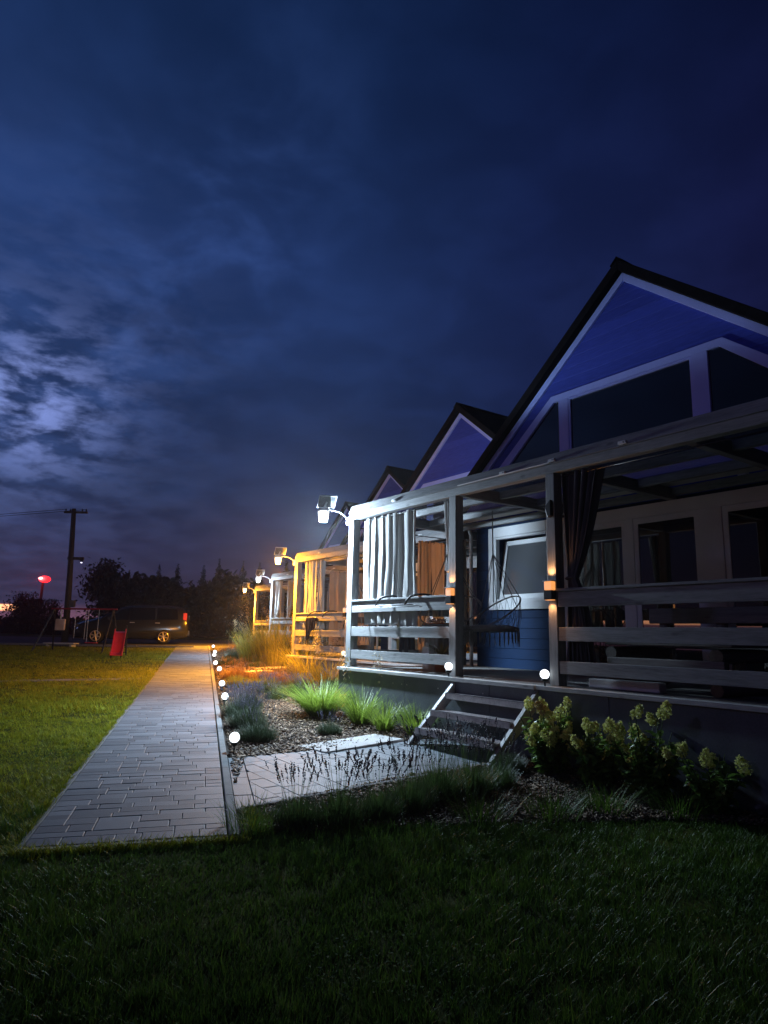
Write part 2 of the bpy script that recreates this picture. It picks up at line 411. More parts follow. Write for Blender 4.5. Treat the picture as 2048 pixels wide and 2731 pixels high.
# ------------------------------------------------------------------ pavers (real stones with chamfers)
def paver_mat():
    m, t, b, o = new_mat('grey_paver')
    at = nn(t, 'ShaderNodeAttribute', attribute_name='tone'); tc = t.nodes.new('ShaderNodeTexCoord')
    n1 = nn(t, 'ShaderNodeTexNoise', i_Scale=1.1, i_Detail=5.); t.links.new(tc.outputs['Object'], n1.inputs['Vector'])
    n2 = nn(t, 'ShaderNodeTexNoise', i_Scale=140., i_Detail=3.); t.links.new(tc.outputs['Object'], n2.inputs['Vector'])
    n3 = nn(t, 'ShaderNodeTexNoise', i_Scale=9., i_Detail=6.); t.links.new(tc.outputs['Object'], n3.inputs['Vector'])
    f = math_(t, 'ADD', math_(t, 'MULTIPLY', at.outputs['Fac'], .42), math_(t, 'ADD', math_(t, 'MULTIPLY', n1.outputs[0], .36), math_(t, 'ADD', math_(t, 'MULTIPLY', n2.outputs[0], .12), math_(t, 'MULTIPLY', n3.outputs[0], .18))))
    cc = ramp(t, f, [(.2, (.085, .098, .115)), (.5, (.135, .155, .18)), (.8, (.20, .22, .25))])
    t.links.new(cc, b.inputs['Base Color']); b.inputs['Roughness'].default_value = .62; b.inputs['Specular IOR Level'].default_value = .35
    bp = nn(t, 'ShaderNodeBump', i_Strength=.35, i_Distance=.004)
    t.links.new(math_(t, 'ADD', n2.outputs[0], n3.outputs[0]), bp.inputs['Height']); t.links.new(bp.outputs[0], b.inputs['Normal'])
    return m
PAVE = paver_mat()
def clip(poly, conv):
    """clip a polygon by a convex CCW polygon"""
    out = poly
    for i in range(len(conv)):
        a, b = conv[i], conv[(i+1) % len(conv)]; inp, out = out, []
        sgn = lambda p: (b[0]-a[0])*(p[1]-a[1])-(b[1]-a[1])*(p[0]-a[0])
        for j in range(len(inp)):
            p, q = inp[j], inp[(j+1) % len(inp)]; sp_, sq = sgn(p), sgn(q)
            if sp_ >= 0: out.append(p)
            if (sp_ >= 0) != (sq >= 0):
                tt = sp_/(sp_-sq); out.append((p[0]+(q[0]-p[0])*tt, p[1]+(q[1]-p[1])*tt))
        if len(out) < 3: return []
    return out
def paver(mb, tones, poly, top=.022, gap=.002, ch=.004):
    cx = sum(p[0] for p in poly)/len(poly); cy = sum(p[1] for p in poly)/len(poly)
    ar = abs(sum(poly[i][0]*poly[(i+1) % len(poly)][1]-poly[(i+1) % len(poly)][0]*poly[i][1] for i in range(len(poly))))/2
    if ar < .0025: return
    def inset(d):
        res = []
        for p in poly:
            v = Vector((p[0]-cx, p[1]-cy)); L = v.length; res.append((cx+v.x*(1-d*1.3/L), cy+v.y*(1-d*1.3/L)))
        return res
    dz = top+random.uniform(-.0025, .0025); tx, ty = random.uniform(-.006, .006), random.uniform(-.006, .006)
    a, b2 = inset(gap), inset(gap+ch); n = len(poly); H = lambda p, z: (p[0], p[1], gz(*p)+z+(p[0]-cx)*tx+(p[1]-cy)*ty)
    vs = [H(p, -.01) for p in a]+[H(p, dz-ch*.7) for p in a]+[H(p, dz) for p in b2]
    fs = [(i, (i+1) % n, n+(i+1) % n, n+i) for i in range(n)]+[(n+i, n+(i+1) % n, 2*n+(i+1) % n, 2*n+i) for i in range(n)]+[tuple(range(2*n, 3*n))]
    mb.add(vs, fs); tones += [random.random()]*len(vs)
def pave_obj(name, mb, tones):
    o = mb.build(name, PAVE); a = o.data.attributes.new('tone', 'FLOAT', 'POINT'); a.data.foreach_set('value', tones)
    return tag(o, kind='structure')
mb = MB(); tn = []
d = 0.0; row = 0
while d < 25.6:
    rh = random.choice([.10, .10, .15, .15, .12]); n0 = 0.0
    while n0 < 1.215:
        w = random.choice([.16, .2, .24, .28, .32]); n1 = min(1.22, n0+w)
        if 1.22-n1 < .1: n1 = 1.22
        paver(mb, tn, [xy(pp(n0, d)), xy(pp(n1, d)), xy(pp(n1, d+rh)), xy(pp(n0, d+rh))]); n0 = n1
    d += rh; row += 1
pave_obj('path', mb, tn)
def kerb_run(mb, a, b2, w, h, L=1.0):
    n = max(1, round((b2-a).length/L)); dd = (b2-a)/n; nr = Vector((-dd.y, dd.x, 0)).normalized()*w
    for i in range(n):
        p = a+dd*(i+.004); q = a+dd*(i+.996); c = [p, q, q+nr, p+nr]; m_ = .006
        ci = [p+nr.normalized()*m_, q+nr.normalized()*m_, q+nr-nr.normalized()*m_, p+nr-nr.normalized()*m_]
        vs = [(x.x, x.y, gz(x.x, x.y)-.05) for x in c]+[(x.x, x.y, gz(x.x, x.y)+h-m_) for x in c]+[(x.x, x.y, gz(x.x, x.y)+h) for x in ci]
        mb.add(vs, [(0, 1, 5, 4), (1, 2, 6, 5), (2, 3, 7, 6), (3, 0, 4, 7), (4, 5, 9, 8), (5, 6, 10, 9), (6, 7, 11, 10), (7, 4, 8, 11), (8, 9, 10, 11)])
mb = MB(); kerb_run(mb, pp(1.295, -.04), pp(1.295, 25.6), .065, .034); kerb_run(mb, pp(-.008, -.04), pp(-.008, 25.6), .05, .012)
kerb_run(mb, pp(1.228, -.055), pp(-.056, -.055), -.05, .018)
kerb_run(mb, hp(4.03, -3.50), hp(3.80, -.4), .05, .03)
tag(mb.build('path_kerb', MT['kerb']), kind='structure')
# side path: a soldier row along the kerb, then stones laid square to the veranda
mb = MB(); tn = []
ccw = lambda P: P if sum(P[i][0]*P[(i+1) % len(P)][1]-P[(i+1) % len(P)][0]*P[i][1] for i in range(len(P))) > 0 else P[::-1]
d = .60
while d < 2.38:
    L = random.choice([.3, .36, .24]); paver(mb, tn, [xy(pp(1.30, d)), xy(pp(1.445, d)), xy(pp(1.445, min(2.42, d+L))), xy(pp(1.30, min(2.42, d+L)))]); d += L
conv = ccw([xy(pp(1.45, .6)), xy(hp(3.73, -.02)), xy(hp(2.42, -.02)), xy(pp(1.45, 2.44))])
v = -3.6; row = 0
while v < .1:
    rh = .155; u = 1.9-(row % 2)*.13
    while u < 4.2:
        w = random.choice([.22, .3, .36])
        q = clip(ccw([xy(hp(u, v)), xy(hp(u+w, v)), xy(hp(u+w, v+rh)), xy(hp(u, v+rh))]), conv)
        if q: paver(mb, tn, q, top=.020)
        u += w
    v += rh; row += 1
pave_obj('side_path', mb, tn)
# strip of paving that crosses the lawn
mb = MB(); tn = []
for i in range(70):
    a = pp(-.05, 10.85)+Vector((-.302*i*.97, -.13*i*.97, 0))*.98; ax = Vector((-.302, -.13, 0))*.98; nr = Vector((-ax.y, ax.x, 0)).normalized()
    nr = nr if nr.y > 0 else -nr
    if random.random() < .04: continue
    paver(mb, tn, ccw([xy(a), xy(a+ax), xy(a+ax+nr*.38), xy(a+nr*.38)]), top=.012)
pave_obj('lawn_path', mb, tn)

# ------------------------------------------------------------------ mulch chips
def mulch_mat():
    m, t, b, o = new_mat('bark_chip')
    at = nn(t, 'ShaderNodeAttribute', attribute_name='tone')
    cc = ramp(t, at.outputs['Fac'], [(0, (.03, .017, .010)), (.45, (.095, .055, .030)), (.8, (.20, .13, .075)), (1, (.36, .27, .18))])
    t.links.new(cc, b.inputs['Base Color']); b.inputs['Roughness'].default_value = .75
    return m
BARK = mulch_mat()
def chips(name, poly, N, ymax, smin, smax, avoid=()):
    x0, x1 = min(p[0] for p in poly), max(p[0] for p in poly); y0, y1 = min(p[1] for p in poly), min(ymax, max(p[1] for p in poly))
    x = rng.uniform(x0, x1, N*6); y = rng.uniform(y0, y1, N*6); k = in_poly(x, y, poly)
    for a in avoid: k &= ~in_poly(x, y, a)
    x, y = x[k][:N], y[k][:N]; n = len(x)
    s = rng.uniform(smin, smax, n); S = np.stack([s, s*rng.uniform(.2, .5, n), s*rng.uniform(.06, .16, n)], 1)
    Vv = scatter(CUBE, np.stack([x, y, gzn(y)+.012+rng.random(n)*.018], 1), S, randrot(n, 1.3))
    return tag(np_mesh(name, Vv, CUBE_F, BARK), kind='stuff')
slab_poly = [xy(hp(2.083, -1.895)), xy(hp(1.91, -.755)), xy(hp(2.402, -.659)), xy(hp(2.569, -1.802))]
chips('bark_mulch', near_bed, 26000, 12.5, .018, .055, (side_poly, path_poly))
chips('bark_mulch', near_bed, 14000, 26, .035, .09, (side_poly, path_poly))
chips('bark_mulch', front_bed, 16000, 9, .015, .045, (side_poly, path_poly))

# ------------------------------------------------------------------ lawn grass
GR = leafy('lawn_grass', (.12, .18, .012), (.42, .43, .035), .4, .5, .12)
GRF = leafy('lawn_grass_dim', (.034, .088, .012), (.125, .22, .03), .38, .45, .25)  # darker copy of the lawn grass; foreground dimness put into its colour
def lawn(name, x0, x1, y0, y1, N, hmin, hmax, w, avoid, mt=GR, clump=.035, lean=1.):
    """turf that grows in small clumps of different height, with gaps between them"""
    K = N//14; cx = rng.uniform(x0, x1, K); cy = rng.uniform(y0, y1, K)
    ch_ = np.clip(rng.normal(1, .35, K), .4, 2.1)*(1+.22*np.sin(cx*2.1+1.3*np.sin(cy*1.7))+.18*np.sin(cy*2.9+cx*.8)); cy_ = rng.random(K)*2*PI
    k = rng.integers(0, K, N); x = cx[k]+rng.normal(0, clump, N); y = cy[k]+rng.normal(0, clump, N)
    ok = (x > x0) & (x < x1) & (y > y0) & (y < y1)
    for a in avoid: ok &= ~in_poly(x, y, a)
    x, y, k = x[ok], y[ok], k[ok]; n = len(x)
    h = rng.uniform(hmin, hmax, n)*ch_[k]*rng.choice([1, 1, 1, 1.35], n)
    yaw = np.where(rng.random(n) < .5, cy_[k]+rng.normal(0, .6, n), rng.random(n)*2*PI)
    Vv, F = blades(np.stack([x, y, gzn(y)-.004], 1), yaw, h, rng.uniform(.6, 1.25, n)*w, rng.uniform(.05, .8, n)*lean, rng.uniform(.1, .9, n)*lean, 3)
    tone = np.clip(rng.random(K)[k]*.6+rng.random(n)*.4, 0, 1)
    return tag(np_mesh(name, Vv, F, mt, tone=tone), kind='stuff')
AV = (path_poly, side_poly, front_bed, near_bed)
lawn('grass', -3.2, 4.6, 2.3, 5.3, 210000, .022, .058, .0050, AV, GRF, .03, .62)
lawn('grass', -7, -1.9, 4.2, 9.5, 110000, .022, .05, .0065, AV)
lawn('grass', -12, -2.5, 9.5, 17, 120000, .028, .055, .011, AV, GR, .06)
lawn('grass', -20, -4.5, 17, 26.8, 95000, .03, .06, .02, AV, GR, .1)

x = rng.uniform(-4.5, 4.6, 60000); y = rng.uniform(2.3, 7.5, 60000)
k = (np.sin(x*3.1+2*np.sin(y*2.3))+np.sin(y*4.7-x*1.9) > .85)
for a in AV: k &= ~in_poly(x, y, a)
x, y = x[k], y[k]; n = len(x); s_ = rng.uniform(.010, .022, n)
tag(np_mesh('clover', scatter(LEAF, np.stack([x, y, gzn(y)+rng.uniform(.02, .05, n)], 1), np.stack([s_*1.1, s_, s_], 1), randrot(n, 1.2)), LEAF_F, leafy('clover_leaf', (.03, .075, .012), (.08, .15, .03), .3, .7, .08)), kind='stuff')
def edge_grass(N, f, h0, h1):
    q = rng.random(N); P_ = np.array([f(a) for a in q])
    P_[:, :2] += rng.normal(0, .018, (N, 2)); P_[:, 2] = gzn(P_[:, 1])
    keep = (np.sin(q*71)+np.sin(q*173+1) > -.6)
    P_ = P_[keep]; n = len(P_)
    Vv, F = blades(P_, rng.random(n)*2*PI, rng.uniform(h0, h1, n), rng.uniform(.004, .008, n), rng.uniform(.1, .7, n), rng.uniform(.2, .9, n), 3)
    tag(np_mesh('grass', Vv, F, GR), kind='stuff')
edge_grass(5000, lambda a: tuple(pp(-.06, 12*a)), .03, .09)
edge_grass(1800, lambda a: tuple(pp(-.05+1.4*a, -.10)), .03, .10)
edge_grass(900, lambda a: tuple(pp(1.39, .0+.55*a)), .03, .11)

# ------------------------------------------------------------------ cabin + veranda (local x along the front, y into the house, z up)
D = 2.4; ZD = .975; ZB = 3.235
def zl(u): return 6.72-.82*abs(u-3.51)
def make_veranda(label, LX=7.06):
    r = empty('veranda', O1, RZ, label, 'veranda', 'verandas in front of the cabins')
    mb = MB(); y = 0.0
    while y < D-.01:
        mb.box(-.04, LX, y, min(D-.01, y+.138), ZD-.03, ZD); y += .144
    mb.build('deck', MT['decking'], r, .004)
    mb = MB()
    for a, b2 in ((-.06, 1.6), (1.606, 3.2), (3.206, 4.8), (4.806, LX+.02)): mb.box(a, b2, -.07, -.05, -.2, ZD-.05)
    mb.box(-.06, -.04, -.045, D, -.2, ZD-.05)
    sk = mb.build('skirting', MT['skirt'], r, .003)
    for x in (.25, 1.35, 1.55, 1.66, 2.3, 3.1):
        for z in (.82, .5): MB().lathe([(.009, -.071), (.007, -.076)], 8, (x, 0, z), 'y').build('screw', MT['steel'], sk)
    MB().box(-.07, 2.59, -.105, -.003, ZD-.048, ZD-.004).box(2.60, 3.92, -.125, -.003, ZD-.048, ZD-.004).box(3.93, LX+.03, -.105, -.003, ZD-.048, ZD-.004).build('deck_edge', MT['edge'], r, .004)
    for x0, x1 in ((0, .13), (2.42, 2.545), (4.035, 4.15), (LX-.13, LX)):
        MB().box(x0, x1, 0, .13, ZD, ZB-.002).build('post', W['z'], r, .005)
    MB().box(0, .12, D-.16, D-.03, ZD, ZB+.05).build('post', W['z'], r, .005)
    MB().box(-.015, LX+.015, 0, .11, ZB, 3.335).build('beam', W['x'], r, .005)
    MB().prism([(-.012, 3.338), (.045, 3.465), (.11, 3.465), (.11, 3.338)], 'x', -.02, LX+.02).build('roof_edge', W['x'], r, .004)
    for x in (.0, 2.43, 4.04, min(5.6, LX-.9), LX-.11):
        MB().box(x, x+.09, .115, D-.01, ZB+.015, 3.40).build('rafter', W['y'], r, .004)
    for y in (.8, 1.55, D-.13):
        MB().box(.095, 2.428, y, y+.07, ZB+.06, 3.395).box(2.522, 4.038, y, y+.07, ZB+.06, 3.395).box(4.132, LX-.12, y, y+.07, ZB+.06, 3.395).build('purlin', W['x'], r, .004)
    MB().box(-.02, LX+.02, .115, D-.005, 3.44, 3.448).build('roof_sheet', MT['poly'], r)
    mb = MB()
    for y0, y1 in ((1.64, D-.15), (.9, 1.2)): mb.box(.1, LX-.16, y0, y1, 3.405, 3.42)
    mb.build('ceiling_panel', MT['ceil'], r)
    B = [('top', 1.785, 1.945), ('mid', 1.432, 1.575), ('low', 1.10, 1.228)]
    for n_, z0, z1 in B:
        for x0, x1 in ((.132, 2.418), (4.152, LX-.132)):
            MB().box(x0, x1, .012, .05, z0, z1).build('rail_board', W['x'], r, .004)
        MB().box(.03, .068, .132, D-.17, z0, z1).build('rail_board', W['y'], r, .004)
    for x0, x1 in ((.132, 2.418), (4.152, LX-.132)):
        MB().box(x0, x1, -.012, .10, 1.948, 1.975).build('handrail', W['x'], r, .004)
    for x in (1.222, 3.401, 4.146, 5.042):
        b_ = MB().box(x-.045, x+.045, -.032, -.004, 3.352, 3.385).build('clip', MT['white'], r, .003)
        MB().lathe([(.008, -.034), (.006, -.037)], 8, (x+.02, 0, 3.368), 'y').build('screw', MT['dark'], b_)
    MB().tube([(2.6, -.016, 3.352), (4.1, -.016, 3.352)], .007, 6).build('conduit', MT['white'], r)
    mb = MB().tube([(.35, .075, 3.19), (2.38, .075, 3.19)], .008, 8)
    mb.build('curtain_rod', MT['dark'], r, smooth=True)
    MB().tube([(.05, .16, 3.12), (.05, D-.2, 3.12)], .008, 8).build('curtain_rod', MT['dark'], r, smooth=True)
    MB().tube([(4.19, .075, 3.19), (LX-.16, .075, 3.19)], .008, 8).build('curtain_rod', MT['dark'], r, smooth=True)
    h = MB().prism([(4.05, 2.86), (4.135, 2.93), (4.135, 2.76), (4.1, 2.74)], 'y', -.05, -.002); h.build('curtain_hook', MT['plast'], r, .003)
    return r

def frame_ring(mb, outer, inner, y0, y1):
    """flat ring between two polygons (x,z) with thickness in y"""
    n = len(outer)
    vs = [(p[0], y0, p[1]) for p in outer]+[(p[0], y0, p[1]) for p in inner]+[(p[0], y1, p[1]) for p in outer]+[(p[0], y1, p[1]) for p in inner]
    fs = []
    for i in range(n):
        j = (i+1) % n
        fs += [(i, j, n+j, n+i), (2*n+i, 3*n+i, 3*n+j, 2*n+j), (i, 2*n+i, 2*n+j, j), (n+i, n+j, 3*n+j, 3*n+i)]
    mb.add(vs, fs); return mb
rect = lambda x0, x1, z0, z1: [(x0, z0), (x1, z0), (x1, z1), (x0, z1)]

def make_cabin(label, Rr=6.66, ER=7.27):
    r = empty('cabin', O1 + V_*D, RZ, label, 'cabin', 'row of blue gabled cabins')
    # local y=0 is the wall face
    L = .36
    mb = MB(); wl = .855, 1.95, 2.065, 3.073
    mb.box(L, wl[0], 0, .16, .2, 3.3).box(wl[1], Rr, 0, .16, .2, 3.3).box(wl[0], wl[1], 0, .16, .2, wl[2]).box(wl[0], wl[1], 0, .16, wl[3], 3.3)
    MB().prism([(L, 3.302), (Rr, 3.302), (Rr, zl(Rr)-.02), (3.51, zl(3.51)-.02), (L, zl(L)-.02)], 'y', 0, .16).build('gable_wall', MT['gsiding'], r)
    mb.box(L, L+.16, .16, 8, .2, zl(L)-.1).box(Rr-.16, Rr, .16, 8, .2, zl(L)-.1)
    mb.prism([(L, .2), (Rr, .2), (Rr, zl(Rr)-.02), (3.51, zl(3.51)-.02), (L, zl(L)-.02)], 'y', 8.0, 8.16)
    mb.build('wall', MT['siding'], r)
    MB().box(.75, 2.05, .5, .52, 1.9, 3.2).box(.75, .77, .165, .5, 1.9, 3.2).box(2.03, 2.05, .165, .5, 1.9, 3.2).box(.77, 2.03, .165, .5, 1.9, 1.92).box(.77, 2.03, .165, .5, 3.18, 3.2).build('window_recess', MT['shadedcloth'], r)
    # rake trim
    e0, e1 = -.05, ER-.2
    mb = MB(); w = .132
    mb.prism([(e0, zl(e0)-w), (3.51, 6.72-w), (3.51, 6.72), (e0, zl(e0))], 'y', -.045, -.002)
    mb.prism([(3.513, 6.72-w), (e1, zl(e1)-w), (e1, zl(e1)), (3.513, 6.72)], 'y', -.045, -.002)
    mb.build('gable_trim', MT['trim'], r, .003)
    # roof
    e0, e1 = -.25, ER; T = .17
    mb = MB()
    mb.prism([(e0, zl(e0)+.004), (3.51, 6.724), (3.51, 6.724+T), (e0, zl(e0)+T)], 'y', -.16, 8.4)
    mb.prism([(3.511, 6.724), (e1, zl(e1)+.004), (e1, zl(e1)+T), (3.511, 6.724+T)], 'y', -.16, 8.4)
    rf = mb.build('roof', MT['roof'], r, .006)
    MB().prism([(3.40, 6.724+T-.075), (3.51, 6.724+T+.02), (3.62, 6.724+T-.075), (3.62, 6.724+T-.06), (3.51, 6.724+T+.04), (3.40, 6.724+T-.06)], 'y', -.17, 8.42).build('ridge_cap', MT['roof'], rf)
    # downpipe at the left corner
    MB().tube([(-.12, -.02, 3.60), (-.05, -.05, 3.5), (.22, -.05, 3.33), (.27, -.05, 3.2), (.27, -.05, .5)], .032, 10).build('downpipe', MT['frame'], r, smooth=True)
    # gable window
    S = 1.376
    cx = 3.51; zt = 5.21; zb = 3.62; h2 = S
    sl = .80
    def poly(o):   # offset inwards by o
        oz = o; ztt = zt-oz; zbb = zb+oz
        cxx = h2-o*.46
        bx = cxx+(ztt-zbb)/sl*1.0
        return [(cx-bx+o*.9, zbb), (cx+bx-o*.9, zbb), (cx+cxx, ztt), (cx-cxx, ztt)]
    f = MB(); frame_ring(f, poly(0), poly(.105), -.05, -.004)
    xl0, xl1 = 2.275, 2.46; xr0, xr1 = 4.47, 4.68
    f.box(xl0, xl1, -.047, -.004, zb+.1, zt-.10).box(xr0, xr1, -.047, -.004, zb+.1, zt-.10)
    wn = f.build('gable_window', MT['trim'], r, .003)
    ins = poly(.1)
    MB().prism(ins, 'y', -.012, -.003).build('pane', MT['pane'], wn)
    f = MB(); frame_ring(f, rect(xl1+.002, xr0-.002, zb+.107, zt-.107), rect(xl1+.035, xr0-.035, zb+.14, zt-.14), -.038, -.013); f.build('sash', MT['trim'], wn, .003)
    # left ground floor window with a sash tilted in
    f = MB(); frame_ring(f, rect(.70, 2.13, 1.90, 3.26), rect(.80, 2.0, 2.02, 3.10), -.05, -.002)
    wn = f.build('window', MT['frame'], r, .004)
    f = MB(); frame_ring(f, rect(.802, 1.998, 2.022, 3.098), rect(.862, 1.945, 2.072, 3.065), -.03, .05); f.build('inner_frame', MT['frame'], wn, .004)
    sa = bpy.data.objects.new('sash', None); bpy.data.objects.remove(sa)
    ang = R(9); ca, sa_ = math.cos(ang), math.sin(ang)
    tf = lambda p: Vector((p.x, .02+p.y*ca+p.z*sa_, 2.075+p.z*ca-p.y*sa_))
    mb = MB(); x0, x1, hh, w = .868, 1.94, .985, .075
    mb.box(x0, x0+w, 0, .05, 0, hh, tf).box(x1-w, x1, 0, .05, 0, hh, tf).box(x0+w, x1-w, 0, .05, 0, w, tf).box(x0+w, x1-w, 0, .05, hh-w, hh, tf)
    mb.build('sash', MT['frame'], wn, .004)
    MB().box(x0+w, x1-w, .02, .03, w, hh-w, tf).build('pane', MT['greypane'], wn)
    # patio windows and door
    f = MB(); frame_ring(f, rect(2.22, Rr-.21, 1.0, 3.25), rect(2.36, Rr-.36, 1.06, 3.08), -.05, -.002)
    f.box(3.375, 3.49, -.047, -.002, 1.06, 3.08).box(4.43, 4.72, -.047, -.002, 1.06, 3.08)
    wn = f.build('patio_window', MT['frame'], r, .004)
    for a, b2 in ((2.362, 3.373), (3.492, 4.428), (4.722, Rr-.362)):
        f = MB(); frame_ring(f, rect(a, b2, 1.062, 3.078), rect(a+.07, b2-.07, 1.14, 3.0), -.036, -.014); f.build('sash', MT['frame'], wn, .004)
        MB().box(a+.06, b2-.06, -.024, -.016, 1.13, 3.01).build('pane', MT['pane'], wn)
    for x, z in ((3.318, 3.36), (5.017, 3.40)):
        MB().box(x-.05, x+.05, -.09, -.002, z-.05, z+.05).build('sensor_box', MT['white'], r, .01)
    return r

ORD = ['nearest', 'second', 'third', 'farthest']
v0 = make_veranda('grey timber veranda of the nearest cabin, metal stairs at its opening')
c0 = make_cabin('nearest and largest blue cabin with white framed gable window')
VL = [None, 'timber veranda glowing amber with a black swimsuit on its rail', 'pale lit timber veranda with a tied white curtain at its corner post', 'farthest timber veranda, amber corner post behind tall reeds']
CL = [None, 'blue cabin whose gable shows between nearest gable and small far gable', 'small far blue cabin gable just above the veranda beam', 'farthest cabin, only a roof edge showing beside the white lamp']
v1 = make_veranda(VL[1], 5.9); c1_ = make_cabin(CL[1], 5.70, 5.96)
for k in (1, 2, 3):
    a = v1 if k == 1 else copy_tree(v1, label=VL[k]); a.location = O1+OFF[k]
    a = c1_ if k == 1 else copy_tree(c1_, label=CL[k]); a.location = O1+OFF[k]+V_*D

# ------------------------------------------------------------------ metal stairs (one at each cabin seen)
US, UE, G, RR = 2.605, 3.906, .2258, .1844
def make_stairs(k, label, mt, mt2):
    r = empty('metal_stairs' if k == 0 else 'timber_stairs', hp(0, 0, 0, k), RZ, label, 'stairs')
    for x0, x1 in ((US-.03, US+.012), (UE-.012, UE+.03)):
        mb = MB(); mb.prism([(-.07, ZD-.06), (-.07, ZD-.22), (-.70, .19), (-.775, .20), (-.775, .235)], 'x', x0, x1)
        mb.build('stringer', mt, r, .004)
        MB().prism([(-.074, ZD-.055), (-.074, ZD-.06), (-.782, .232), (-.782, .238)], 'x', x0-.003, x1+.003).build('stringer_flange', mt2, r)
    for i in (1, 2, 3):
        z = ZD-RR*i; y0 = -G*i; mb = MB()
        for j in range(15): mb.box(US+.014, UE-.014, y0+.012+j*.0155, y0+.018+j*.0155, z-.03, z-.001)
        n = 40
        for j in range(n+1):
            x = US+.014+(UE-US-.034)*j/n; mb.box(x, x+.008, y0+.019, y0+.228, z-.0235, z-.0025)
        mb.box(US+.016, UE-.016, y0+.014, y0+.226, z-.024, z-.005)
        t_ = mb.build('tread', mt, r)
        MB().box(US+.013, UE-.013, y0-.004, y0+.009, z-.06, z+.001).build('nosing', mt, t_, .002)
        mb = MB(); mb.box(US+.013, UE-.013, y0-.002, y0+.022, z+.002, z+.006)
        for j in range(52):
            x = US+.02+j*.0247; mb.box(x, x+.014, y0-.006, y0+.02, z+.0062, z+.010)
        mb.build('grip_edge', mt2, t_)
    return r
make_stairs(0, 'dark metal grating stairs up to the nearest veranda between two globe lamps', MT['steel'], MT['nosing'])
make_stairs(1, 'small stairs beside white plume grass at the amber veranda', W['x'], W['x'])

# ------------------------------------------------------------------ curtains
def curtain(name, k, base, x0, x1, ztop, zbot, mt, label, axis='x', folds=9, amp=.03, tie=None, flare=1., seed=0, eyelets=True, group='curtains hung on the verandas'):
    """pleated cloth; base (u,v). tie=(pos 0..1 across the top, z, width) gathers it at a knot"""
    rs = random.Random(seed); nu, nz = 96, 44; mb = MB(); ph = [rs.uniform(0, 6) for _ in range(4)]
    W_ = x1-x0; xc = (x0+x1)/2
    for j in range(nz+1):
        z = ztop+(zbot-ztop)*j/nz
        for i in range(nu+1):
            s = i/nu; a = amp; x = x0+W_*s
            if tie:
                tx, tz, tw = tie; cx = x0+W_*tx
                if z > tz: q = ((z-tz)/(ztop-tz)); g = q**.75
                else: g = flare*(1-math.exp(-(tz-z)*3.2))*.55
                wd = tw+(W_-tw)*g; c = cx+(xc-cx)*g; x = c+(s-.5)*wd; a = amp*(.5+.6*g)
            fo = math.sin(s*folds*2*PI+ph[0]+.5*math.sin(z*2+ph[1])+.9*math.sin(s*7+ph[3]))
            dep = a*fo*(1+.3*math.sin(s*11+ph[2])) + .012*math.sin(z*9+s*17+ph[1])*(ztop-z)*.4 + .02*math.sin(z*2.3+ph[2]+s*4)*min(1, (ztop-z))
            dz = .02*abs(math.sin(s*folds*PI+ph[0])) if j == 0 else 0
            x += .012*math.sin(s*folds*4*PI+z*1.5)
            p = (x, dep, z-dz) if axis == 'x' else (dep, x, z-dz)
            mb.v.append(p)
    for j in range(nz):
        for i in range(nu):
            a = j*(nu+1)+i; mb.f.append((a, a+1, a+nu+2, a+nu+1))
    root = empty(name, hp(base[0], base[1], 0, k), RZ, label, 'curtain', group)
    root.location.z = hp(0, 0, 0, k).z
    o = mb.build('cloth', mt, root, smooth=True)
    sm = o.modifiers.new('thick', 'SOLIDIFY'); sm.thickness = .003
    if eyelets:
        e = MB()
        for i in range(folds+1):
            x = x0+W_*(i+.3)/(folds+1)
            pts = [(x, .017*math.cos(q*PI/5), ztop-.03+.017*math.sin(q*PI/5)) if axis == 'x' else (.017*math.cos(q*PI/5), x, ztop-.03+.017*math.sin(q*PI/5)) for q in range(10)]
            e.tube(pts, .004, 5, closed=True)
        e.build('eyelet', MT['dark'], root)
    if tie:
        tx, tz, tw = tie; cx = x0+W_*tx
        e = MB(); pts = [((cx+(tw*.5+.012)*math.cos(q*PI/6)), (.045)*math.sin(q*PI/6), tz+.01*math.cos(q*PI/6)) for q in range(12)]
        if axis == 'y': pts = [(p[1], p[0], p[2]) for p in pts]
        e.tube(pts, .014, 6, closed=True); e.build('tie_band', mt, root, smooth=True)
    return root
CL_ = MT['cloth']; CT_ = cloth('beige_cloth_lamp_tint', (.85, .74, .60), .9)  # curtain fabric with amber lamp light put into its warm tint
curtain('curtain', 0, (0, .075), .33, 1.22, 3.215, 1.60, CL_, 'bright white pleated curtain above the rail beside the white solar lamp', folds=5, amp=.02, seed=1)
curtain('curtain', 0, (0, .085), 1.25, 1.63, 3.215, 1.57, CL_, 'narrow pale curtain hanging right of the bright white wide one', folds=2, amp=.03, seed=2)
curtain('curtain', 0, (0, .075), 2.22, 2.41, 3.215, 1.95, CL_, 'thin gathered curtain tied at the post above the left sconce', folds=4, amp=.02, tie=(.8, 2.28, .06), flare=.5, seed=3)
curtain('curtain', 0, (0, .09), 4.20, 4.72, 3.22, 1.12, MT['shadedcloth'], 'shaded curtain tied back at the post above the right sconce', folds=6, amp=.045, tie=(.18, 2.09, .13), flare=.8, seed=4)
curtain('curtain', 0, (.06, 0), 1.36, 1.60, 3.05, 1.15, CT_, 'bright orange lit curtain at the far end of the nearest veranda', axis='y', folds=3, amp=.025, seed=5)
curtain('curtain', 0, (.06, 0), 1.65, 1.95, 3.05, 1.15, CT_, 'duller orange lit curtain right of the bright orange one', axis='y', folds=2, amp=.02, seed=6)
curtain('curtain', 0, (.12, 0), 2.0, 2.36, 3.15, 1.1, CT_, 'brownish lit curtain in the back corner behind the hanging net chair', axis='y', folds=3, amp=.02, seed=7)
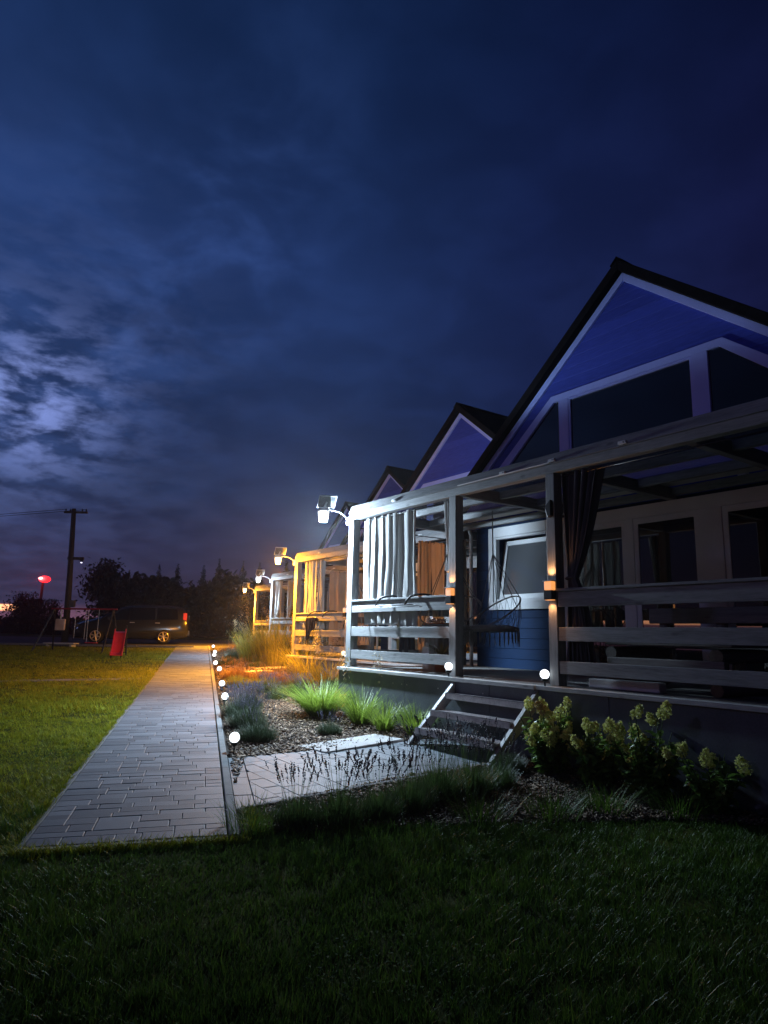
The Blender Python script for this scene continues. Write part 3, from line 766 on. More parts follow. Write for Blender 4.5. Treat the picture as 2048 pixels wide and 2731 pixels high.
curtain('curtain', 0, (.06, 0), .95, 1.3, 3.05, 1.15, MT['shadedcloth'], 'shaded curtain left of the bright orange one', axis='y', folds=3, amp=.025, seed=15)
curtain('curtain', 1, (0, .075), .40, 1.02, 3.215, 1.60, CL_, 'wide yellow lit curtain on the amber veranda', folds=4, amp=.022, seed=8)
curtain('curtain', 1, (0, .085), 1.06, 1.34, 3.215, 1.60, CL_, 'narrow yellow curtain next to the wide yellow one', folds=3, amp=.03, seed=9)
curtain('curtain', 1, (.06, 0), 1.0, 2.2, 3.1, 1.2, CT_, 'flat orange brown lit curtain behind the ropes on the amber veranda', axis='y', folds=5, amp=.02, seed=10)
curtain('curtain', 2, (0, .075), .22, .72, 3.215, 1.25, CL_, 'white curtain tied in the middle on the third veranda', folds=5, amp=.03, tie=(.3, 2.12, .09), flare=.6, seed=11)
curtain('curtain', 2, (0, .085), 1.1, 1.7, 3.215, 1.25, CL_, 'shaded brownish tied curtain right of the white tied one', folds=5, amp=.03, tie=(.15, 2.0, .1), flare=.6, seed=12)

# ------------------------------------------------------------------ solar lamps with light
def make_solar(k, label, colr, power, glow, side=.2):
    base = hp(-.01, -.015, 0, k); base.z += 3.26
    r = empty('solar_lamp', base, 0, label, 'lamp', 'solar lamps on the veranda corners')
    hx, hy = -.37, -.26
    MB().tube([(0, 0, -.04), (-.05, -.035, .035), (-.13, -.09, .085), (-.25, -.17, .10), (-.33, -.235, .10)], .010, 8).build('arm', MT['white'], r, smooth=True)
    MB().box(-.03, .03, -.012, .012, -.10, .03).build('bracket', MT['white'], r, .004)
    MB().lathe([(.02, .115), (.075, .11), (.092, .085), (.092, .06), (.085, .055)], 24, (hx, hy, 0)).build('cap', MT['white'], r, smooth=True)
    MB().lathe([(.080, .052), (.078, .0), (.066, -.085), (.05, -.10), (.005, -.105)], 24, (hx, hy, 0)).build('diffuser', glow, r, smooth=True)
    mb = MB(); n = 4
    for i in range(n):
        a = PI/4+i*PI/2; mb.tube([(hx+.086*math.cos(a), hy+.086*math.sin(a), .055), (hx+.072*math.cos(a), hy+.072*math.sin(a), -.09)], .004, 5)
    mb.tube([(hx+.07*math.cos(q*PI/8), hy+.07*math.sin(q*PI/8), -.092) for q in range(16)], .005, 5, closed=True)
    mb.build('cage', MT['dark'], r)
    ang = R(52); ca, sa = math.cos(ang), math.sin(ang)
    yw = R(4); tf = lambda p: Vector((hx+.02+p.x*math.cos(yw)+.25*p.y, hy+.08+p.x*math.sin(yw)-p.y*ca+p.z*sa, .135+p.y*sa+p.z*ca))
    pn = MB().box(-.128, .128, .012, .200, 0, .012, tf).build('panel', MT['solar'], r)
    f = MB()
    f.box(-.138, .138, 0, .012, -.004, .018, tf).box(-.138, .138, .200, .210, -.004, .018, tf).box(-.138, -.128, .012, .200, -.004, .018, tf).box(.128, .138, .012, .200, -.004, .018, tf)
    f.build('panel_frame', MT['white'], pn)
    f = MB()
    for i in range(1, 9): f.box(-.128, .128, .012+i*.0209-.0013, .012+i*.0209+.0013, -.0016, -.0004, tf)
    f.build('cell_line', MT['white'], pn)
    MB().tube([(hx, hy, .11), tf(Vector((0, .1, 0)))], .014, 8).build('neck', MT['white'], r)
    ld = bpy.data.lights.new('lamp_light', 'SPOT'); ld.energy = power; ld.color = colr; ld.shadow_soft_size = .05
    ld.spot_size = R(162 if colr is COOL else 166); ld.spot_blend = .86       # most of the light goes down and out
    lo = bpy.data.objects.new('lamp_light', ld); col.objects.link(lo); lo.parent = r; lo.location = (hx, hy, -.135)
    ld = bpy.data.lights.new('lamp_side_light', 'POINT'); ld.energy = power*side; ld.color = colr; ld.shadow_soft_size = .08
    lo = bpy.data.objects.new('lamp_side_light', ld); col.objects.link(lo); lo.parent = r; lo.location = (hx, hy, -.125)
    return r
m, t, b, o = new_mat('solar_cell')
b.inputs['Base Color'].default_value = (.035, .04, .05, 1); b.inputs['Roughness'].default_value = .35; MT['solar'] = m
COOL = (.60, .80, 1.0); WARM = (1.0, .37, .022)
GC = emis('cool_diffuser', (.9, .96, 1.0), 9.); GW = emis('warm_diffuser', (1.0, .72, .30), 5.)
make_solar(0, 'large bright white solar lamp on the corner of the nearest veranda', COOL, 940, GC, .80)
make_solar(1, 'bright amber solar lamp on the veranda with the yellow curtain', WARM, 2600, GW, .25)
make_solar(2, 'small white solar lamp on the third veranda corner', COOL, 800, GC, .2)
make_solar(3, 'small amber solar lamp on the farthest veranda corner', WARM, 3400, GW, .08)

# ------------------------------------------------------------------ sconces on the posts
GS_ = emis('sconce_glass', (1.0, .38, .10), 1.0)
def make_sconce(k, u, label):
    r = empty('wall_lamp', hp(u, 0, 1.90, k), RZ, label, 'wall lamp', 'wall lamps on veranda posts')
    MB().box(-.055, .055, -.075, -.001, -.04, .058).build('body', MT['plast'], r, .006)
    MB().box(-.05, .05, -.07, -.004, .06, .15).build('glass', GS_, r, .006)
    MB().box(-.062, .062, -.082, -.001, .152, .162).build('lid', MT['frame'], r, .003)
    MB().box(-.045, .045, -.062, -.01, -.047, -.041).build('lower_lens', GS_, r)
    for s, nm, e in ((-1, 'down_light', 5.), (1, 'up_light', 6.)):
        ld = bpy.data.lights.new(nm, 'SPOT'); ld.energy = e; ld.color = (1, .45, .16); ld.spot_size = R(130); ld.spot_blend = .6; ld.shadow_soft_size = .02
        lo = bpy.data.objects.new(nm, ld); col.objects.link(lo); lo.parent = r
        lo.location = (0, -.05, -.06 if s < 0 else .20); lo.rotation_euler = (0 if s < 0 else PI, 0, 0)
    return r
make_sconce(0, 2.483, 'orange glowing wall lamp on the post left of the stairs')
make_sconce(0, 4.093, 'orange glowing wall lamp on the post right of the stairs')
make_sconce(1, 2.483, 'orange wall lamp on the amber veranda, half hidden by the nearest post')

# ------------------------------------------------------------------ globe lamps
GG = emis('globe_white', (.86, .94, 1.0), 2.4); GGW = emis('globe_warm', (1.0, .80, .5), 1.2)
def make_globe(name, loc, h, lean, label, group, mt=GG, rad=.054):
    r = empty(name, loc, random.uniform(0, 6), label, 'globe lamp', group); r.rotation_euler[0] = lean
    MB().sphere((0, 0, h), rad, 24, 16).build('globe', mt, r, smooth=True)
    MB().lathe([(.012, h-rad-.03), (.035, h-rad-.022), (.038, h-rad-.006), (.034, h-rad+.006)], 16).build('collar', MT['plast'], r, smooth=True)
    MB().tube([(0, 0, -.03), (0, 0, h-rad-.02)], .010, 8).build('stake', MT['plast'], r)
    return r
gp = [(1.375, 2.70), (1.375, 6.312), (1.40, 8.294), (1.40, 11.622), (1.345, 13.536), (1.36, 16.915), (1.40, 18.533), (1.40, 22.36)]
gl = ['nearest globe lamp on a stake by the path and side path corner', 'globe lamp by the path seen through purple lavender stems', 'globe lamp leaning over red mulch by the path', 'globe lamp at the edge of rusty heather by the path',
      'fifth globe lamp from the camera along the path kerb', 'sixth globe lamp along the path, just below another globe', 'seventh globe lamp along the path, touching the globe below it', 'last and smallest globe lamp at the far end of the path']
for i, ((n, d), l) in enumerate(zip(gp, gl)): make_globe('globe_lamp', pp(n, d), .165, R(9) if i == 2 else R(random.uniform(-3, 3)), l, 'globe lamps along the path')
make_globe('globe_lamp', hp(2.49, -.062, .974), .121, 0, 'globe lamp on the deck edge at the left of the metal stairs', 'globe lamps beside the stairs', GG, .049)
make_globe('globe_lamp', hp(4.018, -.062, .974), .115, 0, 'globe lamp on the deck edge at the right of the metal stairs', 'globe lamps beside the stairs', GG, .049)
make_globe('globe_lamp', hp(2.50, -.062, .974, 1), .121, 0, 'cream globe lamp on the amber veranda edge', 'globe lamps beside the stairs', GGW)

# ------------------------------------------------------------------ hanging net chairs
def make_chair(label):
    r = empty('hanging_chair', (0, 0, 0), 0, label, 'hanging chair', 'hanging net chairs on the verandas')
    # origin = hanging point on the rafter, local z downwards negative; opening faces -y
    kn = Vector((0, 0, -.62))
    MB().tube([(0, 0, .0), (0, 0, -.2), kn], .009, 6).build('hanging_rope', MT['rope'], r)
    hoop = [Vector((.50*math.cos(a), .06+.36*math.sin(a)*.75, -1.45+.36*math.sin(a)*.62)) for a in np.linspace(0, 2*PI, 40, endpoint=False)]
    MB().tube(hoop, .011, 8, closed=True).build('hoop', MT['rope'], r, smooth=True)
    seat = [Vector((.40*math.cos(a), -.02+.36*math.sin(a), -1.72)) for a in np.linspace(0, 2*PI, 40, endpoint=False)]
    MB().tube(seat, .011, 8, closed=True).build('seat_ring', MT['rope'], r, smooth=True)
    for sx in (-1, 1):
        for a in (.25, 1.05):
            p = Vector((sx*.50*math.cos(a), .06+.27*math.sin(a), -1.45+.22*math.sin(a)))
            MB().tube([kn, p], .006, 6).build('suspension_rope', MT['rope'], r)
        MB().tube([kn, (sx*.39, -.1, -1.71)], .006, 6).build('suspension_rope', MT['rope'], r)
    mb = MB(); n = 22
    for i in range(n):
        a = 2*PI*i/n
        for q in (-.35, .35):
            h = Vector((.50*math.cos(a), .06+.27*math.sin(a), -1.45+.223*math.sin(a))); s = Vector((.40*math.cos(a+q), -.02+.36*math.sin(a+q), -1.72))
            mid = (h+s)/2+Vector((math.cos(a)*.03, .02, -.03)); mb.tube([h, mid, s], .0028, 4, cap=False)
    mb.build('net', MT['rope'], r)
    mb = MB(); mb.lathe([(.02, -1.655), (.25, -1.645), (.36, -1.67), (.385, -1.70), (.36, -1.735), (.02, -1.75)], 28, (0, -.02, 0)); mb.build('cushion', MT['cushion'], r, smooth=True)
    mb = MB()
    for i in range(34):
        a = 2*PI*i/34; p = Vector((.405*math.cos(a), -.02+.37*math.sin(a), -1.73)); mb.tube([p, p+Vector((0, 0, -.09)), p+Vector((random.uniform(-.015, .015), 0, -random.uniform(.16, .22)))], [.006, .008, .004], 4)
    mb.build('fringe', MT['rope'], r)
    return r
ch = make_chair('cream net hanging chair in the opening above the stairs'); ch.location = hp(1.93, 1.25, 3.27); ch.rotation_euler = (0, 0, RZ+R(-20))
c2 = copy_tree(ch, label='hanging chair behind the curtained railing of the nearest veranda'); c2.location = hp(1.52, .75, 3.27); c2.rotation_euler = (0, 0, RZ+R(15))
c3 = copy_tree(ch, label='orange lit net hanging chair on the amber veranda'); c3.location = hp(2.05, .55, 3.27, 1); c3.rotation_euler = (0, 0, RZ)

# ------------------------------------------------------------------ towel racks over the handrails
def make_rack(k, label):
    r = empty('towel_rack', hp(.5, -.03, 1.86, k), RZ, label, 'towel rack', 'towel racks hooked over the rails')
    mb = MB(); mb.tube([(0, -.10, 0), (1.36, -.10, .0)], .008, 8); mb.tube([(0, -.10, 0), (-.0, -.02, .0)], .007, 6); mb.tube([(1.36, -.10, 0), (1.43, -.02, -.03)], .008, 6)
    mb.tube([(.1, -.055, -.02), (1.36, -.055, -.02)], .007, 8)
    mb.build('rod', MT['white'], r, smooth=True)
    for x in (.48, 1.17):
        pts = [(x, -.10, .0), (x+.02, -.085, .06), (x+.06, -.05, .115), (x+.12, .0, .138), (x+.2, .06, .142), (x+.24, .14, .13)]
        MB().tube(pts, .015, 8).build('hook', MT['dark'], r, smooth=True)
    return r
make_rack(0, 'empty towel rack hooked over the rail below the bright white curtain')
make_rack(1, 'towel rack on the amber veranda with a black swimsuit over it')
mb = MB()   # swimsuit: folded sheet over the rod, with dangling straps
nu, nz = 24, 22
for j in range(nz+1):
    tt = j/nz
    for i in range(nu+1):
        s = i/nu; y = -.025 if tt < .35 else -.012
        z = .008-(abs(tt-.35)*(.85 if tt > .35 else .55))*(.75+.25*math.sin(s*5+.6))
        mb.v.append((.46*s*(1-.25*max(0, tt-.35))+.02*math.sin(tt*9+s*7), (-.028 if tt > .35 else .012)-.03*math.sin(s*19+tt*3)*abs(tt-.35), z))
for j in range(nz):
    for i in range(nu): a = j*(nu+1)+i; mb.f.append((a, a+1, a+nu+2, a+nu+1))
sw = empty('swimsuit', hp(.98, -.13, 1.868, 1), RZ, 'black swimsuit draped over the towel rack', 'swimsuit')
o = mb.build('fabric', mat('wet_black_fabric', (.008, .008, .012), .3, .2, 9), sw, smooth=True); o.modifiers.new('s', 'SOLIDIFY').thickness = .004
MB().tube([(.04, -.05, -.45), (.05, -.05, -.62), (.12, -.05, -.64), (.16, -.05, -.45)], .006, 5).tube([(.26, -.05, -.42), (.28, -.05, -.6), (.35, -.05, -.6), (.36, -.05, -.4)], .006, 5).build('strap', o.data.materials[0], sw)

# ------------------------------------------------------------------ things on the deck
def log(mb, a, b2, r): mb.tube([a, Vector(a).lerp(Vector(b2), .5)+Vector((0, 0, .004)), b2], [r, r*1.04, r*.97], 16)
r = empty('log_table', hp(5.1, .75, ZD), RZ, 'rough log table behind the dark railing right of the stairs', 'table')
for x in (-.56, .54):
    mb = MB(); log(mb, (x, -.4, .35), (x, .5, .35), .065); mb.build('trestle', MT['logy'], r, smooth=False)
    mb = MB(); log(mb, (x, -.42, .055), (x, .5, .055), .06); mb.build('foot', MT['logy'], r)
    mb = MB(); log(mb, (x, 0, .11), (x, 0, .30), .055); mb.build('leg', MT['logy'], r)
mb = MB()
for i in range(3): mb.box(-.64, .68, -.38+i*.27, -.13+i*.27, .43, .48)
mb.build('table_top', MT['log'], r, .01)
mb = MB(); mb.box(-.6, .62, -.42, -.36, .22, .31); mb.build('side_rail', MT['log'], r, .01)
r = empty('log_bench', hp(4.9, 1.55, ZD), RZ, 'high backed log bench beyond the log table', 'bench')
for x in (-.7, 0, .7):
    mb = MB(); log(mb, (x, .25, 0), (x, .33, .86), .06); mb.build('back_post', MT['logy'], r)
mb = MB(); mb.box(-.85, .85, .20, .25, .50, .62).box(-.85, .85, .22, .27, .68, .86); mb.build('backrest', MT['log'], r, .01)
mb = MB(); mb.box(-.85, .85, -.25, .18, .40, .45); mb.build('seat', MT['log'], r, .01)
for x in (-.7, .7): mb = MB(); log(mb, (x, -.1, 0), (x, -.1, .395), .07); mb.build('leg', MT['logy'], r)
# cushion bag, cup, white block for lit deck
o = MB(); nn_ = 14
for i in range(nn_+1):
    t_ = i/nn_; rr_ = .05*(.7+.3*math.sin(t_*PI))*(1+.25*math.sin(t_*9))
    for j in range(10):
        a = 2*PI*j/10; o.v.append((-.26+.52*t_, rr_*1.8*math.cos(a), .055+rr_*math.sin(a)+.012*math.sin(t_*8)))
for i in range(nn_):
    for j in range(10): o.f.append((i*10+j, i*10+(j+1) % 10, (i+1)*10+(j+1) % 10, (i+1)*10+j))
o.f += [tuple(range(10)), tuple(range(nn_*10, nn_*10+10))]
tag(o.build('rolled_cushion', MT['rope'], None, smooth=True, loc=hp(5.33, .52, ZD+.48)), 'cream rolled cushion on the log table', 'cushion').rotation_euler = (0, 0, RZ)
o = MB().lathe([(.03, 0), (.045, .09), (.041, .09), (.027, .008)], 18).build('cup', MT['blue'], None, smooth=True, loc=hp(4.99, .6, ZD+.48)); tag(o, 'blue cup on the log table', 'cup')
o = MB().box(-.4, .4, -.06, .06, 0, .09).build('lit_deck_strip', MT['white'], None, .01, loc=hp(4.75, .28, ZD)); o.rotation_euler = (0, 0, RZ); tag(o, 'white block standing in for lit deck boards under the log table', 'box')  # added white block imitates light falling on the deck boards
# left bay: canister, pot plant, flower box
r = empty('canister', hp(1.40, .5, ZD), RZ, 'white canister beside the spiky pot plant behind the left railing', 'canister')
MB().box(-.075, .075, -.06, .06, 0, .34).build('body', MT['white'], r, .02)
MB().lathe([(.025, .34), (.025, .38), (.018, .39)], 12, (-.03, 0, 0)).build('cap', MT['white'], r)
r = empty('pot_plant', hp(1.62, .55, ZD), RZ, 'spiky leaved pot plant on the deck behind the left railing', 'pot plant')
MB().lathe([(.08, 0), (.11, .18), (.12, .2), (.1, .2), (.08, .15)], 18).build('pot', MT['terra'], r, smooth=True)
n = 60; yw = rng.random(n)*2*PI
Vv, F = blades(np.zeros((n, 3))+np.array([0, 0, .18]), yw, rng.uniform(.18, .32, n), np.full(n, .018), rng.uniform(.1, .7, n), rng.uniform(.2, .9, n), 4)
np_mesh('leaves', Vv, F, leafy('spiky_leaf', (.1, .11, .05), (.25, .22, .1)), r)
r = empty('flower_box', hp(1.05, .95, 1.52), RZ, 'orange flower box behind the railing under the bright curtain', 'flower box')
MB().box(-.22, .22, -.09, .09, 0, .13).build('box', MT['terra'], r, .008)
n = 60; P_ = np.stack([rng.uniform(-.2, .2, n), rng.uniform(-.08, .08, n), rng.uniform(.12, .2, n)], 1)
np_mesh('flower', scatter(OCT, P_, np.full((n, 3), .035), randrot(n)), OCT_F, mat('pale_flower', (.6, .45, .4), .7), r)
mb = MB().box(-.16, .16, -.12, .12, -.54, -.02); mb.build('stand', W['z'], r, .006)

# ------------------------------------------------------------------ plants
def polar(n, rad, pw=.5):
    a = rng.random(n)*2*PI; q = rad*rng.random(n)**pw; return q*np.cos(a), q*np.sin(a), a
def tuft(name, loc, n, rad, hmin, hmax, w, mt, label, group, cat='grass tuft', lean=.5, bend=.6, plume=None):
    x, y, a = polar(n, rad, .6); q = np.hypot(x, y)/rad
    Vv, F = blades(np.stack([x, y, np.zeros(n)], 1), a+rng.normal(0, .5, n), rng.uniform(hmin, hmax, n), rng.uniform(.6, 1.3, n)*w, q*lean+rng.random(n)*.15, rng.uniform(.15, 1, n)*bend, 5)
    r = empty(name, loc, random.uniform(0, 6), label, cat, group)
    np_mesh('leaves', Vv, F, mt, r)
    if plume:
        m_, hp_, pm = plume
        x, y, a = polar(m_, rad*.7)
        h = rng.uniform(.8, 1.1, m_)*hp_
        Vv, F = blades(np.stack([x, y, np.zeros(m_)], 1), a, h, np.full(m_, .006), np.full(m_, .12), rng.uniform(.1, .35, m_), 4)
        np_mesh('stalk', Vv, F, mt, r); tips = Vv[:, -1]
        K = 70; PP = np.repeat(tips, K, 0)+rng.normal(0, 1, (m_*K, 3))*np.array([.035, .035, .09])-np.array([0, 0, .07])
        np_mesh('plume', scatter(QUAD, PP, np.full((m_*K, 3), 1.)*rng.uniform(.015, .04, (m_*K, 1))*np.array([.35, 1, 1]), randrot(m_*K, 2)), QUAD_F, pm, r)
    return r
LIME = leafy('lime_grass_leaf', (.085, .155, .012), (.27, .36, .05), .4)
TALL = leafy('reed_leaf', (.16, .16, .02), (.42, .36, .06), .4)
GREYG = leafy('grey_green_leaf', (.05, .075, .045), (.12, .15, .09), .25)
LAVL = leafy('lavender_leaf', (.035, .06, .03), (.09, .13, .07), .2)
LAVF = leafy('lavender_flower', (.055, .055, .085), (.16, .155, .23), .2)
HEA = leafy('heather_leaf', (.16, .08, .03), (.40, .22, .08), .3)
YEL = leafy('yellow_green_leaf', (.20, .21, .02), (.42, .38, .05), .4)
PLM = leafy('plume_floss', (.35, .33, .28), (.6, .58, .5), .4)
DRY = leafy('dry_seed_head', (.2, .15, .07), (.4, .3, .15), .3)
g = 'lime grass tufts along the skirting'
T_ = lambda u, v: (lambda p: Vector((p.x, p.y, gz(p.x, p.y))))(hp(u, v))
tuft('grass_tuft', T_(.28, -.55), 950, .15, .34, .66, .011, LIME, 'biggest lime green grass tuft, leftmost along the skirting', g, lean=.85, bend=.8)
tuft('grass_tuft', T_(1.10, -.42), 380, .09, .26, .60, .010, LIME, 'lime grass tuft under the skirting seam, right of the biggest tuft', g, lean=.65, bend=.6, plume=(3, 1.0, DRY))
tuft('grass_tuft', T_(1.72, -.46), 300, .08, .24, .5, .010, LIME, 'lime grass tuft between the seam tuft and the stairs tuft', g, lean=.65, bend=.65)
tuft('grass_tuft', T_(2.16, -.30), 300, .08, .24, .54, .010, LIME, 'lime grass tuft against the left stair stringer', g, lean=.6, bend=.65)

def lavender(name, loc, n, rad, h, label, group, flower=True, nf=120, leafm=None, cat='lavender', fm=None, dark=False):
    r = empty(name, loc, random.uniform(0, 6), label, cat, group); leafm = leafm or LAVL
    x, y, a = polar(n, rad, .6); q = np.hypot(x, y)/rad
    hh = rng.uniform(.45, 1, n)*h*(.62 if dark else .75)*(1-.35*q**2)
    Vv, F = blades(np.stack([x*.7, y*.7, np.zeros(n)], 1), a+rng.normal(0, .7, n), hh, rng.uniform(.005, .010, n) if dark else rng.uniform(.004, .008, n), q*(.3 if dark else .5)+rng.random(n)*.2, rng.uniform(0, .4, n), 3)
    np_mesh('leaves', Vv, F, leafm, r)
    K = n//3 if dark else n//2; z = rng.random(K)*h*(.4 if dark else .6); x, y, a2 = polar(K, rad*1.02, .5)   # short side leaves fill the body
    Vv, F = blades(np.stack([x, y, z*(1-.5*(np.hypot(x, y)/rad)**2)], 1), rng.random(K)*2*PI, rng.uniform(.03, .08, K), rng.uniform(.003, .007, K), rng.uniform(.3, 1, K), rng.uniform(0, .4, K), 2)
    np_mesh('foliage', Vv, F, leafm, r)
    if flower:
        x, y, a = polar(nf, rad*.75, .55); q = np.hypot(x, y)/rad; hs = rng.uniform(.75, 1.15, nf)*h
        Vv, F = blades(np.stack([x*.6, y*.6, np.full(nf, .03)], 1), a+rng.normal(0, .3, nf), hs, np.full(nf, .0035), q*.45+.03, rng.uniform(0, .15, nf), 3)
        np_mesh('flower_stem', Vv, F, leafm, r)
        tip = Vv[:, -1]; prev = Vv[:, -3:-1].mean(1); dr = tip-prev; dr /= np.linalg.norm(dr, axis=1)[:, None]
        K = 6; tt = np.linspace(0, 1, K)
        PP = (tip[:, None]-dr[:, None]*(tt[None, :, None]*.062)+rng.normal(0, .002, (nf, K, 3))).reshape(-1, 3)
        s = ((1.25 if dark else 1)*np.array([.007, .011, .013, .013, .011, .010])[None, :]*rng.uniform(.7, 1.15, (nf, 1))).reshape(-1)
        np_mesh('blossoms', scatter(OCT, PP, np.stack([s, s, s*1.1], 1), randrot(nf*K, 1)), OCT_F, fm or LAVF, r)
    return r
gL = 'lavender clumps in the mulch bed'
lavender('lavender', pp(1.58, 5.2), 1500, .30, .42, 'purple lavender clump behind the nearest path globe, with many flower spikes', gL, nf=260)
lavender('lavender', pp(1.60, 4.25), 1300, .28, .40, 'purple lavender clump nearest to the path edge in the middle', gL, nf=230)
lavender('lavender', pp(1.66, 3.30), 1300, .24, .36, 'green lavender clump just right of the nearest path globe', gL, nf=40)
lavender('lavender', pp(1.75, 6.1), 900, .22, .36, 'lavender clump farther back beside the lavender globe lamp', gL, nf=110)
lavender('lavender', T_(1.60, -1.20), 800, .16, .26, 'small lavender plant in the mulch in front of the lime tufts', gL, nf=40)
lavender('lavender', T_(-1.75, -.26), 800, .2, .3, 'small lavender plant at the amber lit edge of the mulch', gL, nf=40)
lavender('lavender', T_(-1.45, .2), 800, .2, .28, 'small dark lavender plant left of the biggest lime tuft', gL, nf=30)
lavender('lavender', T_(-2.6, 1.35), 900, .26, .4, 'greyish lavender plant beside the corner of the nearest skirting', gL, nf=90)
lavender('lavender', pp(2.25, 8.0), 900, .3, .35, 'greyish lavender plant in front of yellow heather', gL, nf=130)
lavender('lavender', pp(2.75, 7.9), 800, .28, .33, 'lavender plant between yellow heather and arching grass', gL, nf=120)
gH = 'heather and bushes lit amber'
lavender('heather', pp(1.75, 10.8), 1500, .42, .42, 'rusty orange heather mound beside the path', gH, leafm=HEA, nf=120, fm=HEA, cat='heather')
lavender('heather', pp(1.72, 9.2), 1300, .3, .38, 'yellow green mound at the path side, nearest of the amber plants', gH, leafm=YEL, flower=False, cat='heather')
lavender('heather', pp(2.2, 9.2), 1200, .3, .34, 'olive mound right of the yellow green mound', gH, leafm=YEL, nf=60, fm=HEA, cat='heather')
lavender('heather', pp(2.65, 9.5), 1200, .32, .34, 'rusty mound in the middle of the amber bed', gH, leafm=HEA, nf=90, fm=HEA, cat='heather')
lavender('heather', pp(3.05, 9.6), 1200, .3, .36, 'yellow mound below the arching grass', gH, leafm=YEL, nf=60, fm=HEA, cat='heather')
lavender('heather', pp(2.4, 10.6), 1200, .4, .36, 'orange heather mound in front of the pale stepping slab', gH, leafm=HEA, nf=90, fm=HEA, cat='heather')
lavender('heather', pp(1.7, 14.9), 1100, .4, .42, 'grey green bush by the path halfway along', gH, leafm=GREYG, nf=40, cat='heather')
lavender('heather', pp(2.0, 17.4), 1100, .4, .6, 'taller grey green bush by the far part of the path', gH, leafm=GREYG, flower=False, cat='heather')
lavender('heather', pp(1.95, 20.6), 900, .45, .45, 'orange brown bush near the far end of the path', gH, leafm=HEA, nf=60, fm=HEA, cat='heather')
lavender('heather', pp(2.4, 22.5), 900, .5, .5, 'farthest rusty bush at the end of the path', gH, leafm=HEA, nf=60, fm=HEA, cat='heather')
lavender('heather', pp(2.6, 20.0), 900, .5, .5, 'yellow bush between path end and tall reeds', gH, leafm=YEL, nf=40, fm=HEA, cat='heather')
lavender('heather', pp(2.5, 14.2), 900, .35, .3, 'low olive plant left of the tall green grass', gH, leafm=GREYG, nf=40, cat='heather')
gT = 'tall ornamental grasses before the far verandas'
tuft('tall_grass', pp(2.5, 16.4), 380, .4, .6, 1.15, .02, TALL, 'tall yellow reed clump leftmost before the far verandas', gT, 'tall grass', .25, .35, (8, 1.2, DRY))
tuft('tall_grass', pp(2.85, 15.6), 420, .45, .9, 1.6, .02, TALL, 'tall yellow reed clump in front of the farthest amber post', gT, 'tall grass', .25, .35, (10, 1.7, DRY))
tuft('tall_grass', pp(3.0, 14.5), 420, .4, .8, 1.4, .02, TALL, 'tall green yellow reed clump in front of the pale far post', gT, 'tall grass', .3, .4, (6, 1.5, DRY))
tuft('tall_grass', pp(3.45, 14.6), 420, .5, .7, 1.35, .022, leafy('broad_reed_leaf', (.06, .1, .04), (.16, .22, .1), .35), 'broad leaved green reed clump below the white lit railing', gT, 'tall grass', .5, .7, (5, 1.7, DRY))
tuft('tall_grass', pp(2.6, 18.0), 350, .45, .6, 1.1, .022, TALL, 'far reed clump behind the leftmost one', gT, 'tall grass', .25, .35, (8, 1.25, DRY))
tuft('tall_grass', pp(3.4, 11.0), 380, .35, .5, .95, .014, YEL, 'arching yellow grass in front of the amber veranda skirting', gT, 'tall grass', .6, .9, (8, 1.0, DRY))
tuft('tall_grass', pp(3.55, 9.2), 300, .3, .45, .85, .013, TALL, 'arching olive grass left of the small stairs', gT, 'tall grass', .6, .9, (5, .9, DRY))
tuft('tall_grass', pp(3.9, 10.7), 220, .22, .4, .7, .012, GREYG, 'pampas clump with white plumes before the amber veranda', gT, 'tall grass', .5, .6, (14, 1.15, PLM))
# stepping slabs
def slab(loc, poly_rz, sx, sy, label, z=.03):
    o = MB().box(-sx/2, sx/2, -sy/2, sy/2, -.03, z).build('stepping_slab', MT['conc'], None, .008, loc=loc); o.rotation_euler = (math.atan(.0279), 0, poly_rz)
    return tag(o, label, 'slab', 'pale slabs in the beds')
c = hp(2.24, -1.28); c.z = gz(c.x, c.y)+.008
slab(c, RZ+R(8), .50, 1.15, 'large pale slab lying in the mulch beside the side path')
slab(pp(2.25, 12.7), RZ, .5, .9, 'pale slab between rusty heather and the far mulch'); slab(pp(2.75, 13.8), RZ, .5, .9, 'narrow pale slab behind the first pale far slab')

# front dark lavender row
gF = 'dark lavender bushes in front of the side path'
FL = [(-.56, 5.0, .22, .40, 34), (-.27, 5.03, .26, .45, 62), (.0, 5.2, .23, .40, 36), (.24, 5.44, .27, .45, 60), (.48, 5.72, .30, .56, 100), (.76, 5.93, .29, .52, 80), (1.03, 6.18, .26, .42, 45)]
fl_l = ['leftmost dark lavender bush at the front, nearest the path corner', 'second dark lavender bush from the path corner', 'third dark lavender bush from the path corner', 'middle dark lavender bush in the front row', 'dark lavender bush with the tallest flower spikes against the side path',
        'sixth dark lavender bush, before the stair foot', 'rightmost dark lavender bush of the front row']
DL = leafy('dusky_lavender_leaf', (.035, .075, .022), (.11, .19, .05), .35)
DF = leafy('dusky_lavender_spike', (.03, .028, .045), (.07, .065, .10), .1)
for (x, y, ra, h, nf), l in zip(FL, fl_l): lavender('lavender', (x, y, gz(x, y)), 620, ra*.85, h, l, gF, leafm=DL, nf=nf, fm=DF, dark=True)
lavender('lavender', (1.22, 6.72, gz(0, 6.72)), 1500, .17, .3, 'round green bush at the right foot of the metal stairs', gF, leafm=LAVL, flower=False)
gN = 'loose grass clumps at the lawn edge'
